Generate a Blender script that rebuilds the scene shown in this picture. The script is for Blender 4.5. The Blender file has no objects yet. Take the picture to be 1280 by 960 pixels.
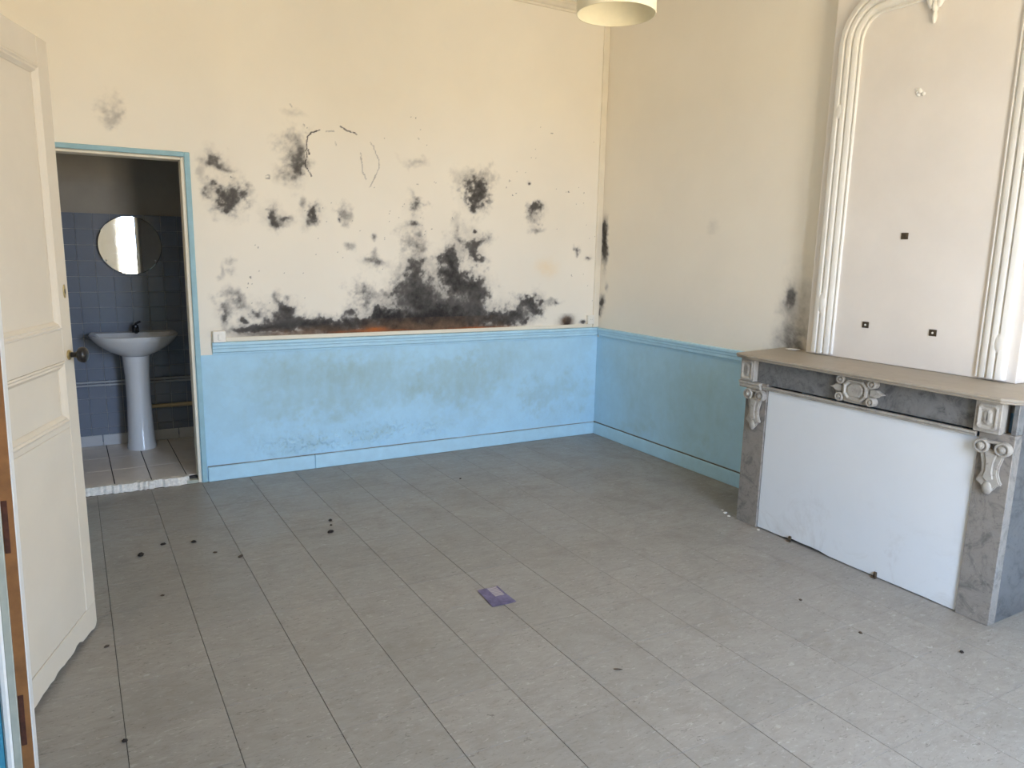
import bpy, bmesh, math, random
import numpy as np
from mathutils import Matrix, Vector
random.seed(7)
S = bpy.context.scene
C = S.collection

# ------------------------------------------------------------------ camera
cam_d = bpy.data.cameras.new('camera'); cam = bpy.data.objects.new('camera', cam_d); C.objects.link(cam)
cam_d.sensor_width = 36.0; cam_d.lens = 25.581; cam_d.clip_start = 0.05
_r = (0.869549, -0.493422, 0.020472); _u = (0.070564, 0.165168, 0.983738); _f = (0.488779, 0.853964, -0.178439)
cam.matrix_world = Matrix(((_r[0], _u[0], -_f[0], 0.0), (_r[1], _u[1], -_f[1], 0.0), (_r[2], _u[2], -_f[2], 1.55), (0, 0, 0, 1)))
S.camera = cam

# ------------------------------------------------------------------ world: cool sky above, warm sunlit ground below the horizon
W = bpy.data.worlds.new('world'); S.world = W; W.use_nodes = True
nt = W.node_tree; nt.nodes.clear()
wo = nt.nodes.new('ShaderNodeOutputWorld'); bg = nt.nodes.new('ShaderNodeBackground')
tc = nt.nodes.new('ShaderNodeTexCoord'); sp = nt.nodes.new('ShaderNodeSeparateXYZ'); rp = nt.nodes.new('ShaderNodeValToRGB')
nt.links.new(tc.outputs['Generated'], sp.inputs[0])
mr = nt.nodes.new('ShaderNodeMapRange'); mr.inputs['From Min'].default_value = -1; mr.inputs['From Max'].default_value = 1
nt.links.new(sp.outputs['Z'], mr.inputs['Value']); nt.links.new(mr.outputs[0], rp.inputs[0])
e = rp.color_ramp.elements
e[0].position = 0.490; e[0].color = GROUND = (0.67, 0.56, 0.39, 1)
e[1].position = 0.510; e[1].color = SKYC = (0.55, 0.72, 1.0, 1)
nt.links.new(rp.outputs[0], bg.inputs['Color']); bg.inputs['Strength'].default_value = SKY_STRENGTH = 31.0
nt.links.new(bg.outputs[0], wo.inputs['Surface'])
S.view_settings.view_transform = 'Standard'; S.view_settings.look = 'None'
S.view_settings.gamma = 1.0; S.view_settings.use_curve_mapping = False
S.view_settings.exposure = 0.07
S.cycles.diffuse_bounces = 8

# window opening (behind the camera, the only light of the place)
WX0, WX1, WZ0, WZ1, WY = 1.38, 2.60, 0.06, 2.80, -0.62
ld = bpy.data.lights.new('window_portal', 'AREA'); ld.shape = 'RECTANGLE'; ld.size = WX1 - WX0; ld.size_y = WZ1 - WZ0
ld.cycles.is_portal = True
lo = bpy.data.objects.new('window_portal', ld); C.objects.link(lo)
lo.location = ((WX0 + WX1) / 2, WY - 0.30, (WZ0 + WZ1) / 2); lo.rotation_euler = (math.radians(90), 0, 0)   # emits towards +y

# ------------------------------------------------------------------ measures
XL, XR, YB, YF, ZC = -0.42, 3.722, 5.045, WY, 3.44
YBATH = 6.19

# ------------------------------------------------------------------ materials
MATS = {}
def new_mat(name):
    m = bpy.data.materials.new(name); m.use_nodes = True
    n = m.node_tree; b = n.nodes['Principled BSDF']; MATS[name] = m
    return m, n, b
def N(n, t, **kw):
    x = n.nodes.new(t)
    for k, v in kw.items():
        if k in x.inputs: x.inputs[k].default_value = v
        else: setattr(x, k, v)
    return x
def noise(n, scale, detail=5, rough=0.6, vec=None, dist=0.0):
    x = N(n, 'ShaderNodeTexNoise'); x.inputs['Scale'].default_value = scale; x.inputs['Detail'].default_value = detail
    x.inputs['Roughness'].default_value = rough; x.inputs['Distortion'].default_value = dist
    if vec is not None: n.links.new(vec, x.inputs['Vector'])
    return x.outputs['Fac']
def ramp(n, fac, stops):
    r = N(n, 'ShaderNodeValToRGB'); n.links.new(fac, r.inputs[0]); el = r.color_ramp.elements
    while len(el) < len(stops): el.new(0.5)
    for q, (p, c) in enumerate(stops):
        el[q].position = p; el[q].color = (c, c, c, 1) if not hasattr(c, '__len__') else (*c[:3], 1)
    return r.outputs[0]
def mixc(n, fac, a, b, mode='MIX'):
    x = N(n, 'ShaderNodeMix', data_type='RGBA', blend_type=mode)
    for sock, v in ((x.inputs[0], fac), (x.inputs[6], a), (x.inputs[7], b)):
        if isinstance(v, bpy.types.NodeSocket): n.links.new(v, sock)
        elif hasattr(v, '__len__'): sock.default_value = (*v[:3], 1)
        else: sock.default_value = v
    return x.outputs[2]
def mth(n, op, a, b=0.0, clamp=False):
    x = N(n, 'ShaderNodeMath', operation=op); x.use_clamp = clamp
    for q, v in enumerate((a, b)):
        if isinstance(v, bpy.types.NodeSocket): n.links.new(v, x.inputs[q])
        else: x.inputs[q].default_value = v
    return x.outputs[0]
def bump(n, b, h, strength=0.2, dist=0.005):
    x = N(n, 'ShaderNodeBump'); x.inputs['Strength'].default_value = strength; x.inputs['Distance'].default_value = dist
    n.links.new(h, x.inputs['Height']); n.links.new(x.outputs[0], b.inputs['Normal'])
def geo_pos(n): return N(n, 'ShaderNodeNewGeometry').outputs['Position']
def obj_co(n): return N(n, 'ShaderNodeTexCoord').outputs['Object']
def simple(name, col, rough=0.5, metal=0.0, var=0.08, vs=6.0, bs=0.1, bscale=60, spec=0.5, world=True):
    m, n, b = new_mat(name)
    v = geo_pos(n) if world else obj_co(n)
    f = noise(n, vs, 5, 0.6, v)
    c = mixc(n, ramp(n, f, [(0.3, 0.0), (0.7, 1.0)]), tuple(x * (1 - var) for x in col), tuple(min(1, x * (1 + var)) for x in col))
    n.links.new(c, b.inputs['Base Color']); b.inputs['Roughness'].default_value = rough; b.inputs['Metallic'].default_value = metal
    b.inputs['Specular IOR Level'].default_value = spec
    if bs: bump(n, b, noise(n, bscale, 4, 0.6, v), bs, 0.002)
    return m

CREAM = (0.87, 0.815, 0.715); BLUE = (0.44, 0.69, 0.86)
def wall_mat(name, zsplit=0.85, cream=CREAM, blue=BLUE):
    """painted plaster: cream above, blue below; mould, rust, dirt and some painted-in shade come from the wall's own 'stain' and 'dirt' attributes"""
    m, n, b = new_mat(name)
    pos = geo_pos(n); sx = N(n, 'ShaderNodeSeparateXYZ'); n.links.new(pos, sx.inputs[0])
    isup = mth(n, 'GREATER_THAN', sx.outputs['Z'], zsplit)
    big = noise(n, 1.3, 4, 0.55, pos); mid = noise(n, 9, 6, 0.65, pos); fine = noise(n, 120, 4, 0.6, pos)
    cr = mixc(n, ramp(n, big, [(0.3, 0), (0.7, 1)]), tuple(x * 0.965 for x in cream), tuple(min(1, x * 1.03) for x in cream))
    bl = mixc(n, ramp(n, mid, [(0.3, 0), (0.75, 1)]), tuple(x * 0.94 for x in blue), tuple(x * 1.05 for x in blue))
    a1 = N(n, 'ShaderNodeAttribute', attribute_name='stain'); s1 = N(n, 'ShaderNodeSeparateColor'); n.links.new(a1.outputs['Color'], s1.inputs[0])
    a2 = N(n, 'ShaderNodeAttribute', attribute_name='dirt'); s2 = N(n, 'ShaderNodeSeparateColor'); n.links.new(a2.outputs['Color'], s2.inputs[0])
    bl = mixc(n, s2.outputs[0], bl, (0.335, 0.455, 0.445))
    bl = mixc(n, s2.outputs[1], bl, (0.40, 0.62, 0.78))
    col = mixc(n, isup, bl, cr)
    col = mixc(n, s2.outputs[2], col, (0.86, 0.66, 0.40))
    grime = noise(n, 55, 5, 0.7, pos)
    mold_and_lines = ramp(n, s1.outputs[0], [(0.0, (0.52, 0.50, 0.47)), (0.30, (0.34, 0.325, 0.31)), (0.60, (0.115, 0.108, 0.102)), (1.0, (0.016, 0.015, 0.016))])
    mold_and_lines = mixc(n, ramp(n, grime, [(0.45, 0.0), (0.75, 0.30)]), mold_and_lines, (0.10, 0.085, 0.07))
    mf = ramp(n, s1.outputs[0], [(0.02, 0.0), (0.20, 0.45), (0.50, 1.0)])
    col = mixc(n, mf, col, mold_and_lines)
    col = mixc(n, s1.outputs[1], col, mixc(n, ramp(n, mid, [(0.35, 0), (0.65, 1)]), (0.040, 0.024, 0.016), (0.17, 0.105, 0.066)))
    col = mixc(n, s1.outputs[2], col, (0.42, 0.12, 0.025))
    n.links.new(col, b.inputs['Base Color'])
    b.inputs['Roughness'].default_value = 0.72; b.inputs['Specular IOR Level'].default_value = 0.25
    h = mth(n, 'ADD', mth(n, 'MULTIPLY', noise(n, 5, 3, 0.5, pos), 1.4), mth(n, 'MULTIPLY', fine, 0.12))
    bump(n, b, h, 0.18, 0.008)
    return m
wall_mat('wall_paint')
simple('blue_trim', (0.45, 0.69, 0.83), 0.55, var=0.06, vs=12)
simple('blue_frame', (0.30, 0.50, 0.58), 0.55, var=0.08, vs=12)
simple('blue_reveal', (0.065, 0.30, 0.42), 0.5, var=0.1, vs=8)
simple('cream_trim', (0.80, 0.74, 0.62), 0.6, var=0.05)
simple('panel_paint', (0.80, 0.755, 0.71), 0.5, var=0.04, vs=2.5, bs=0.15, bscale=40)
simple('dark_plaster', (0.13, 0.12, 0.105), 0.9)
simple('white_paint', (0.80, 0.785, 0.745), 0.5, var=0.04, vs=4, bs=0.15, bscale=40)
simple('white_gloss', (0.83, 0.815, 0.775), 0.32, var=0.04, vs=5, bs=0.12, bscale=30)
simple('door_paint', (0.66, 0.585, 0.47), 0.45, var=0.04, vs=3, bs=0.15, bscale=25)
simple('ceiling_paint', (0.87, 0.83, 0.75), 0.8, var=0.04)
simple('plastic_white', (0.82, 0.79, 0.72), 0.35, var=0.04, vs=20, bs=0.03)
simple('bare_wood', (0.27, 0.115, 0.035), 0.6, var=0.25, vs=14, bs=0.25, bscale=50)
simple('grey_paint', (0.42, 0.43, 0.36), 0.6, var=0.12, vs=14)
simple('rust', (0.075, 0.022, 0.010), 0.75, var=0.4, vs=40, bs=0.4)
simple('black_enamel', (0.010, 0.009, 0.009), 0.35, var=0.2, bs=0.0)
simple('brass', (0.50, 0.40, 0.20), 0.35, 0.9, var=0.2, vs=50)
simple('bronze', (0.10, 0.075, 0.05), 0.5, 0.6, var=0.3, vs=60)
simple('dark_debris', (0.018, 0.012, 0.009), 0.9, var=0.5, vs=90)
simple('brown_debris', (0.07, 0.048, 0.032), 0.9, var=0.4, vs=90)
simple('plaster_bits', (0.72, 0.69, 0.64), 0.9, var=0.2, vs=60, bs=0.4)
simple('ceramic', (0.74, 0.76, 0.79), 0.12, var=0.02, bs=0.0)
simple('chrome', (0.09, 0.09, 0.10), 0.18, 0.9, var=0.1, bs=0.0)
simple('pipe_paint', (0.40, 0.43, 0.47), 0.45, var=0.08)
simple('copper_pipe', (0.50, 0.40, 0.24), 0.45, 0.3, var=0.15)
simple('bath_tile', (0.185, 0.215, 0.275), 0.16, var=0.05, vs=3, bs=0.05, bscale=14)
simple('bath_skirting', (0.54, 0.55, 0.57), 0.2, var=0.04, bs=0.05, bscale=14)
simple('grout', (0.60, 0.61, 0.62), 0.8, var=0.1)
simple('bath_floor_tile', (0.72, 0.66, 0.60), 0.28, var=0.08, vs=7, bs=0.05)
simple('bath_grout', (0.045, 0.042, 0.04), 0.9, var=0.2)
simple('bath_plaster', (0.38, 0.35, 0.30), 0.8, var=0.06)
simple('board_white', (0.68, 0.70, 0.72), 0.38, var=0.02, vs=3, bs=0.06, bscale=6)
m, n, b = MATS['board_white'], MATS['board_white'].node_tree, MATS['board_white'].node_tree.nodes['Principled BSDF']
_src = b.inputs['Base Color'].links[0].from_socket                      # faint grubby rubs on the lower half of the board
_pz = N(n, 'ShaderNodeSeparateXYZ'); n.links.new(geo_pos(n), _pz.inputs[0])
_low = ramp(n, _pz.outputs['Z'], [(0.10, 1.0), (0.45, 0.0)])
_rub = mth(n, 'MULTIPLY', ramp(n, noise(n, 4, 6, 0.7, geo_pos(n), 1.0), [(0.52, 0.0), (0.72, 0.45)]), _low)
n.links.new(mixc(n, _rub, _src, (0.44, 0.42, 0.40)), b.inputs['Base Color'])
simple('subfloor', (0.05, 0.045, 0.04), 0.9, var=0.2)
simple('shade_fabric', (0.82, 0.75, 0.56), 0.7, var=0.03, vs=30)
simple('cable', (0.75, 0.72, 0.66), 0.5, var=0.03)

def marble(name, base, dark, rough, vs, dust=None):
    m, n, b = new_mat(name); v = geo_pos(n)
    w = noise(n, vs, 8, 0.7, v, 1.6); sp_ = noise(n, vs * 5, 5, 0.7, v, 0.4)
    c = mixc(n, ramp(n, w, [(0.36, 1), (0.50, 0.25), (0.66, 0)]), base, dark)
    c = mixc(n, ramp(n, sp_, [(0.58, 0), (0.74, 0.75)]), c, tuple(x * 0.45 for x in dark))
    c = mixc(n, ramp(n, noise(n, vs * 2.2, 6, 0.7, v, 3.0), [(0.60, 0), (0.72, 0.5)]), c, tuple(min(1, x * 1.5) for x in base))
    if dust: c = mixc(n, ramp(n, noise(n, 7, 5, 0.6, v), [(0.25, 0.55), (0.75, 0.9)]), c, dust)
    n.links.new(c, b.inputs['Base Color']); b.inputs['Roughness'].default_value = rough
    bump(n, b, sp_, 0.08, 0.002)
marble('marble_grey', (0.20, 0.198, 0.195), (0.088, 0.088, 0.09), 0.42, 9.0)
marble('marble_jamb', (0.275, 0.245, 0.215), (0.145, 0.132, 0.12), 0.45, 11.0)
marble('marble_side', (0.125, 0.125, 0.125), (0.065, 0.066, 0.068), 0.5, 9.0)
marble('marble_carved', (0.40, 0.37, 0.325), (0.27, 0.25, 0.225), 0.5, 8.0)
marble('marble_shelf', (0.40, 0.36, 0.31), (0.28, 0.25, 0.21), 0.5, 6.0, dust=(0.34, 0.295, 0.235))

# vinyl floor tile: marbled streaks, scuffs, slight change from tile to tile
m, n, b = new_mat('vinyl_tile'); pos = geo_pos(n); oi = N(n, 'ShaderNodeObjectInfo')
mp = N(n, 'ShaderNodeMapping'); n.links.new(pos, mp.inputs['Vector']); mp.inputs['Scale'].default_value = (1.0, 2.6, 1); mp.inputs['Rotation'].default_value = (0, 0, 0.5)
off = N(n, 'ShaderNodeCombineXYZ'); n.links.new(mth(n, 'MULTIPLY', oi.outputs['Random'], 40.0), off.inputs[0]); n.links.new(mth(n, 'MULTIPLY', oi.outputs['Random'], 17.0), off.inputs[1])
va = N(n, 'ShaderNodeVectorMath', operation='ADD'); n.links.new(mp.outputs[0], va.inputs[0]); n.links.new(off.outputs[0], va.inputs[1])
st = noise(n, 9, 7, 0.68, va.outputs[0], 1.2); st2 = noise(n, 26, 6, 0.7, va.outputs[0], 0.8); sm = noise(n, 3.2, 6, 0.7, pos, 0.6); big = noise(n, 0.9, 3, 0.5, pos)
c = mixc(n, ramp(n, st, [(0.32, 0), (0.68, 1)]), (0.262, 0.240, 0.212), (0.325, 0.305, 0.276))
c = mixc(n, ramp(n, st2, [(0.58, 0), (0.66, 0.75)]), c, (0.43, 0.41, 0.38))
c = mixc(n, ramp(n, noise(n, 21, 6, 0.75, va.outputs[0], 2.0), [(0.575, 0), (0.66, 0.8)]), c, (0.120, 0.105, 0.090))
c = mixc(n, ramp(n, noise(n, 7.5, 9, 0.82, mp.outputs[0], 2.6), [(0.60, 0), (0.67, 0.6)]), c, (0.13, 0.115, 0.10))
c = mixc(n, ramp(n, noise(n, 5.0, 9, 0.85, va.outputs[0], 1.5), [(0.60, 0), (0.68, 0.4)]), c, (0.40, 0.385, 0.36))
c = mixc(n, ramp(n, sm, [(0.50, 0), (0.78, 0.5)]), c, (0.19, 0.166, 0.138))
c = mixc(n, ramp(n, oi.outputs['Random'], [(0, 0.0), (1, 0.22)]), c, (0.19, 0.178, 0.16))
n.links.new(c, b.inputs['Base Color'])
n.links.new(ramp(n, sm, [(0.3, 0.36), (0.7, 0.55)]), b.inputs['Roughness']); b.inputs['Specular IOR Level'].default_value = 0.4
bump(n, b, noise(n, 14, 4, 0.6, pos), 0.06, 0.003)

m, n, b = new_mat('mirror_glass'); b.inputs['Base Color'].default_value = (0.86, 0.88, 0.88, 1); b.inputs['Metallic'].default_value = 1.0
n.links.new(ramp(n, noise(n, 40, 4, 0.6, geo_pos(n)), [(0.4, 0.015), (0.8, 0.05)]), b.inputs['Roughness'])
m, n, b = new_mat('window_glass'); n.nodes.remove(b)
tr = N(n, 'ShaderNodeBsdfTransparent'); gl = N(n, 'ShaderNodeBsdfGlossy'); gl.inputs['Roughness'].default_value = 0.02
mx = N(n, 'ShaderNodeMixShader'); mx.inputs[0].default_value = 0.06; n.links.new(tr.outputs[0], mx.inputs[1]); n.links.new(gl.outputs[0], mx.inputs[2])
n.links.new(mx.outputs[0], n.nodes['Material Output'].inputs['Surface'])
# leaflet print: violet ground, paler smear, a pale block with text-like lines
m, n, b = new_mat('leaflet_print'); uv = obj_co(n); sx = N(n, 'ShaderNodeSeparateXYZ'); n.links.new(uv, sx.inputs[0])
c = mixc(n, ramp(n, noise(n, 25, 5, 0.7, uv), [(0.35, 0), (0.7, 1)]), (0.070, 0.058, 0.135), (0.17, 0.145, 0.26))
blk = mth(n, 'MULTIPLY', mth(n, 'MULTIPLY', mth(n, 'GREATER_THAN', sx.outputs[0], -0.005), mth(n, 'LESS_THAN', sx.outputs[0], 0.042)), mth(n, 'GREATER_THAN', sx.outputs[1], 0.0))
lines = N(n, 'ShaderNodeTexWave'); lines.inputs['Scale'].default_value = 22; lines.bands_direction = 'Y'; n.links.new(uv, lines.inputs[0])
c = mixc(n, blk, c, mixc(n, lines.outputs['Fac'], (0.22, 0.19, 0.25), (0.40, 0.36, 0.37)))
n.links.new(c, b.inputs['Base Color']); b.inputs['Roughness'].default_value = 0.4

# ------------------------------------------------------------------ mesh builder
class MB:
    def __init__(s): s.v = []; s.f = []
    def add(s, vs, fs):
        o = len(s.v); s.v += [tuple(map(float, q)) for q in vs]; s.f += [tuple(i + o for i in q) for q in fs]; return s
    def box(s, x0, x1, y0, y1, z0, z1):
        return s.add([(x0, y0, z0), (x1, y0, z0), (x1, y1, z0), (x0, y1, z0), (x0, y0, z1), (x1, y0, z1), (x1, y1, z1), (x0, y1, z1)],
                     [(3, 2, 1, 0), (4, 5, 6, 7), (0, 1, 5, 4), (1, 2, 6, 5), (2, 3, 7, 6), (3, 0, 4, 7)])
    def prism(s, pts, a0, a1, fn):
        """outline pts in 2D, extruded from a0 to a1; fn(u, v, a) -> xyz"""
        k = len(pts); vs = [fn(u, v, a0) for u, v in pts] + [fn(u, v, a1) for u, v in pts]
        return s.add(vs, [tuple(range(k))[::-1], tuple(range(k, 2 * k))] + [(i, (i + 1) % k, k + (i + 1) % k, k + i) for i in range(k)])
    def rings(s, rs, cap0=True, cap1=True, closed=True):
        """loft through rings of equal length"""
        k = len(rs[0]); vs = [q for r in rs for q in r]; fs = []
        for a in range(len(rs) - 1):
            for i in range(k if closed else k - 1):
                j = (i + 1) % k; fs.append((a * k + i, a * k + j, (a + 1) * k + j, (a + 1) * k + i))
        if cap0: fs.append(tuple(range(k))[::-1])
        if cap1: fs.append(tuple(range((len(rs) - 1) * k, len(rs) * k)))
        return s.add(vs, fs)
    def lathe(s, prof, fn, seg=24):
        """prof: (r, h); fn(a, b, h) -> xyz with a, b in the disc plane"""
        return s.rings([[fn(r * math.cos(2 * math.pi * i / seg), r * math.sin(2 * math.pi * i / seg), h) for i in range(seg)] for r, h in prof])
    def tube(s, path, r, seg=8):
        ps = [Vector(q) for q in path]; rs = []
        for i, q in enumerate(ps):
            t = (ps[min(i + 1, len(ps) - 1)] - ps[max(i - 1, 0)]).normalized()
            u = t.cross(Vector((0, 0, 1)));
            if u.length < 1e-3: u = Vector((1, 0, 0))
            u.normalize(); w = t.cross(u)
            rs.append([tuple(q + (u * math.cos(2 * math.pi * k / seg) + w * math.sin(2 * math.pi * k / seg)) * r) for k in range(seg)])
        return s.rings(rs)
    def ell(s, c, r, seg=12, rot=0.0, plane='yz'):
        """ellipsoid; rot turns it in the yz plane"""
        rs = []
        for a in range(1, 8):
            ph = math.pi * a / 8
            ring = []
            for i in range(seg):
                t = 2 * math.pi * i / seg
                x, y, z = r[0] * math.sin(ph) * math.cos(t), r[1] * math.sin(ph) * math.sin(t), r[2] * math.cos(ph)
                y, z = y * math.cos(rot) - z * math.sin(rot), y * math.sin(rot) + z * math.cos(rot)
                ring.append((c[0] + x, c[1] + y, c[2] + z))
            rs.append(ring)
        return s.rings(rs)
    def build(s, name, mat, parent=None, bevel=0.0, smooth=False, seg=1, angle=30):
        me = bpy.data.meshes.new(name); bm = bmesh.new()
        vv = [bm.verts.new(q) for q in s.v]
        for q in s.f:
            try: bm.faces.new([vv[i] for i in q])
            except ValueError: pass
        bmesh.ops.recalc_face_normals(bm, faces=bm.faces)
        if bevel:
            es = [x for x in bm.edges if len(x.link_faces) == 2 and x.calc_face_angle(0) > math.radians(angle)]
            bmesh.ops.bevel(bm, geom=es, offset=bevel, segments=seg, affect='EDGES', clamp_overlap=True)
        if smooth:
            for q in bm.faces: q.smooth = True
        bm.to_mesh(me); bm.free()
        if smooth:
            me.set_sharp_from_angle(angle=math.radians(40))
        me.materials.append(MATS[mat])
        o = bpy.data.objects.new(name, me); C.objects.link(o)
        if parent is not None: o.parent = parent
        return o
def tag(o, label, cat, group=None):
    o['label'] = label; o['category'] = cat
    if group: o['group'] = group
    return o
def struct(o, label=None, cat=None):
    o['kind'] = 'structure'
    if label: o['label'] = label
    if cat: o['category'] = cat
    return o
def empty(name, loc):
    o = bpy.data.objects.new(name, None); C.objects.link(o); o.location = loc; o.empty_display_size = 0.1
    return o
def under(o, parent):
    """parent a part to a thing whose Empty is not at the origin, keeping its place"""
    o.parent = parent; o.matrix_parent_inverse = Matrix.Translation(-parent.location); return o

# measured patches on the back wall (x, z, rx, rz, strength) and on the fireplace wall (y, z, ry, rz, strength)
MOLD = [(0.714, 2.079, 0.064, 0.04, 0.6), (0.684, 2.101, 0.039, 0.065, 0.25), (0.632, 1.993, 0.024, 0.065, 0.25), (0.65, 1.881, 0.023, 0.033, 0.4), (0.766, 1.838, 0.081, 0.083, 0.8), (0.779, 1.773, 0.019, 0.025, 0.5), (0.801, 1.906, 0.065, 0.066, 0.35), (0.775, 2.027, 0.048, 0.016, 0.45), (1.21, 2.418, 0.061, 0.025, 0.18), (1.184, 2.132, 0.078, 0.136, 0.5), (1.225, 2.067, 0.044, 0.085, 0.5), (1.214, 2.269, 0.044, 0.051, 0.25), (1.051, 1.751, 0.038, 0.069, 0.75), (1.137, 1.746, 0.043, 0.026, 0.7), (1.075, 1.704, 0.06, 0.021, 0.7), (1.32, 1.797, 0.039, 0.049, 0.85), (1.276, 1.725, 0.022, 0.032, 0.6), (1.245, 1.845, 0.017, 0.031, 0.45), (1.543, 1.798, 0.042, 0.063, 0.45), (1.492, 1.751, 0.011, 0.011, 0.7), (1.558, 1.582, 0.034, 0.026, 0.45), (1.751, 1.632, 0.02, 0.022, 0.55), (1.729, 1.455, 0.079, 0.033, 0.55), (1.749, 1.502, 0.024, 0.037, 0.3), (1.899, 1.438, 0.045, 0.057, 0.3), (2.046, 2.172, 0.092, 0.033, 0.2), (2.024, 1.949, 0.029, 0.046, 0.25), (2.044, 1.839, 0.054, 0.053, 0.6), (2.034, 1.735, 0.058, 0.015, 0.6), (2.043, 1.583, 0.084, 0.118, 0.55), (2.074, 1.45, 0.047, 0.029, 0.6), (2.063, 1.314, 0.117, 0.107, 0.9), (1.907, 1.257, 0.073, 0.078, 0.65), (1.648, 1.259, 0.063, 0.076, 0.42), (1.746, 1.229, 0.12, 0.066, 0.4), (2.063, 1.187, 0.128, 0.089, 0.95), (2.159, 1.196, 0.097, 0.09, 0.4), (2.289, 1.134, 0.134, 0.081, 0.5), (0.781, 1.471, 0.033, 0.021, 0.35), (0.778, 1.403, 0.03, 0.026, 0.3), (0.722, 1.402, 0.012, 0.042, 0.3), (0.695, 1.36, 0.02, 0.017, 0.25), (0.769, 1.188, 0.074, 0.078, 0.55), (0.715, 1.094, 0.025, 0.07, 0.6), (0.838, 1.073, 0.02, 0.021, 0.8), (0.924, 1.106, 0.02, 0.021, 0.5), (0.739, 1.266, 0.041, 0.026, 0.3), (0.849, 1.143, 0.034, 0.026, 0.4), (1.061, 1.085, 0.115, 0.081, 0.9), (1.054, 1.219, 0.021, 0.039, 0.45), (1.127, 1.209, 0.014, 0.014, 0.3), (1.089, 1.138, 0.053, 0.036, 0.7), (1.266, 1.043, 0.11, 0.041, 0.8), (1.413, 1.029, 0.114, 0.034, 0.85), (1.566, 1.043, 0.118, 0.047, 0.85), (1.568, 1.119, 0.031, 0.023, 0.7), (1.724, 1.058, 0.141, 0.061, 0.9), (1.885, 1.064, 0.125, 0.069, 0.9), (2.073, 1.049, 0.195, 0.08, 0.95), (2.268, 1.033, 0.179, 0.08, 0.95), (0.946, 1.016, 0.139, 0.024, 0.8), (0.827, 1.006, 0.05, 0.014, 0.6), (2.052, 2.169, 0.09, 0.035, 0.15), (2.539, 1.987, 0.074, 0.106, 0.95), (2.52, 1.867, 0.03, 0.026, 0.7), (2.412, 2.08, 0.067, 0.067, 0.18), (2.626, 2.094, 0.06, 0.068, 0.25), (3.076, 1.874, 0.061, 0.05, 0.75), (3.046, 1.81, 0.039, 0.036, 0.3), (3.081, 1.73, 0.065, 0.025, 0.5), (2.999, 2.078, 0.013, 0.01, 0.8), (3.468, 1.57, 0.028, 0.027, 0.7), (3.601, 1.509, 0.023, 0.019, 0.7), (2.366, 1.766, 0.039, 0.076, 0.2), (2.445, 1.615, 0.083, 0.078, 0.6), (2.573, 1.635, 0.084, 0.045, 0.7), (2.534, 1.547, 0.044, 0.07, 0.75), (2.575, 1.495, 0.06, 0.044, 0.65), (2.532, 1.712, 0.018, 0.014, 0.9), (2.321, 1.423, 0.087, 0.101, 0.98), (2.379, 1.319, 0.103, 0.092, 0.95), (2.498, 1.31, 0.104, 0.064, 0.92), (2.549, 1.193, 0.097, 0.093, 0.9), (2.342, 1.179, 0.023, 0.036, 0.5), (2.282, 1.491, 0.061, 0.043, 0.6), (2.762, 1.282, 0.017, 0.011, 0.2), (3.043, 1.159, 0.093, 0.049, 0.9), (3.101, 1.083, 0.049, 0.061, 0.85), (3.244, 1.156, 0.087, 0.027, 0.42), (3.29, 1.136, 0.019, 0.019, 0.55), (2.894, 1.069, 0.163, 0.079, 0.9), (2.643, 1.038, 0.177, 0.069, 0.92), (2.362, 1.037, 0.179, 0.068, 0.95), (2.169, 1.042, 0.173, 0.07, 0.95), (1.984, 1.055, 0.167, 0.068, 0.95), (1.839, 1.051, 0.126, 0.06, 0.9), (2.42, 1.124, 0.12, 0.089, 0.5), (2.81, 1.006, 0.129, 0.046, 0.9), (0.146, 2.309, 0.053, 0.072, 0.33), (0.189, 2.278, 0.025, 0.036, 0.2), (3.568, 0.982, 0.030, 0.016, 0.9), (1.20, 1.02, 0.25, 0.03, 0.7), (1.45, 1.01, 0.25, 0.035, 0.7), (0.95, 1.0, 0.2, 0.02, 0.6)]
BROWN = [(1.013, 0.973, 0.232, 0.015, 0.8), (1.282, 0.972, 0.283, 0.017, 0.9), (1.565, 0.968, 0.299, 0.019, 0.9), (1.864, 0.967, 0.317, 0.02, 0.9), (2.181, 0.966, 0.335, 0.024, 0.9), (1.983, 0.964, 0.225, 0.024, 0.95), (2.265, 0.965, 0.237, 0.023, 0.95), (2.562, 0.962, 0.228, 0.018, 0.9), (2.769, 0.961, 0.128, 0.015, 0.8), (3.407, 0.979, 0.071, 0.031, 0.9), (2.02, 1.011, 0.382, 0.043, 0.5), (2.461, 1.016, 0.413, 0.036, 0.4)]
ORANGE = [(1.742, 0.979, 0.091, 0.02, 1), (1.643, 0.971, 0.079, 0.012, 0.6), (1.488, 0.972, 0.096, 0.009, 0.4), (2.603, 0.961, 0.208, 0.009, 0.9), (2.362, 0.955, 0.18, 0.009, 0.8), (1.91, 0.967, 0.11, 0.009, 0.5)]
DOME = [(3.406, 1.004, 0.078, 0.05, 1)]
YEL = [(3.196, 1.429, 0.101, 0.061, 0.9), (0.706, 2.653, 0.046, 0.056, 0.4), (2.554, 3.167, 0.132, 0.108, 0.2)]
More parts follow.
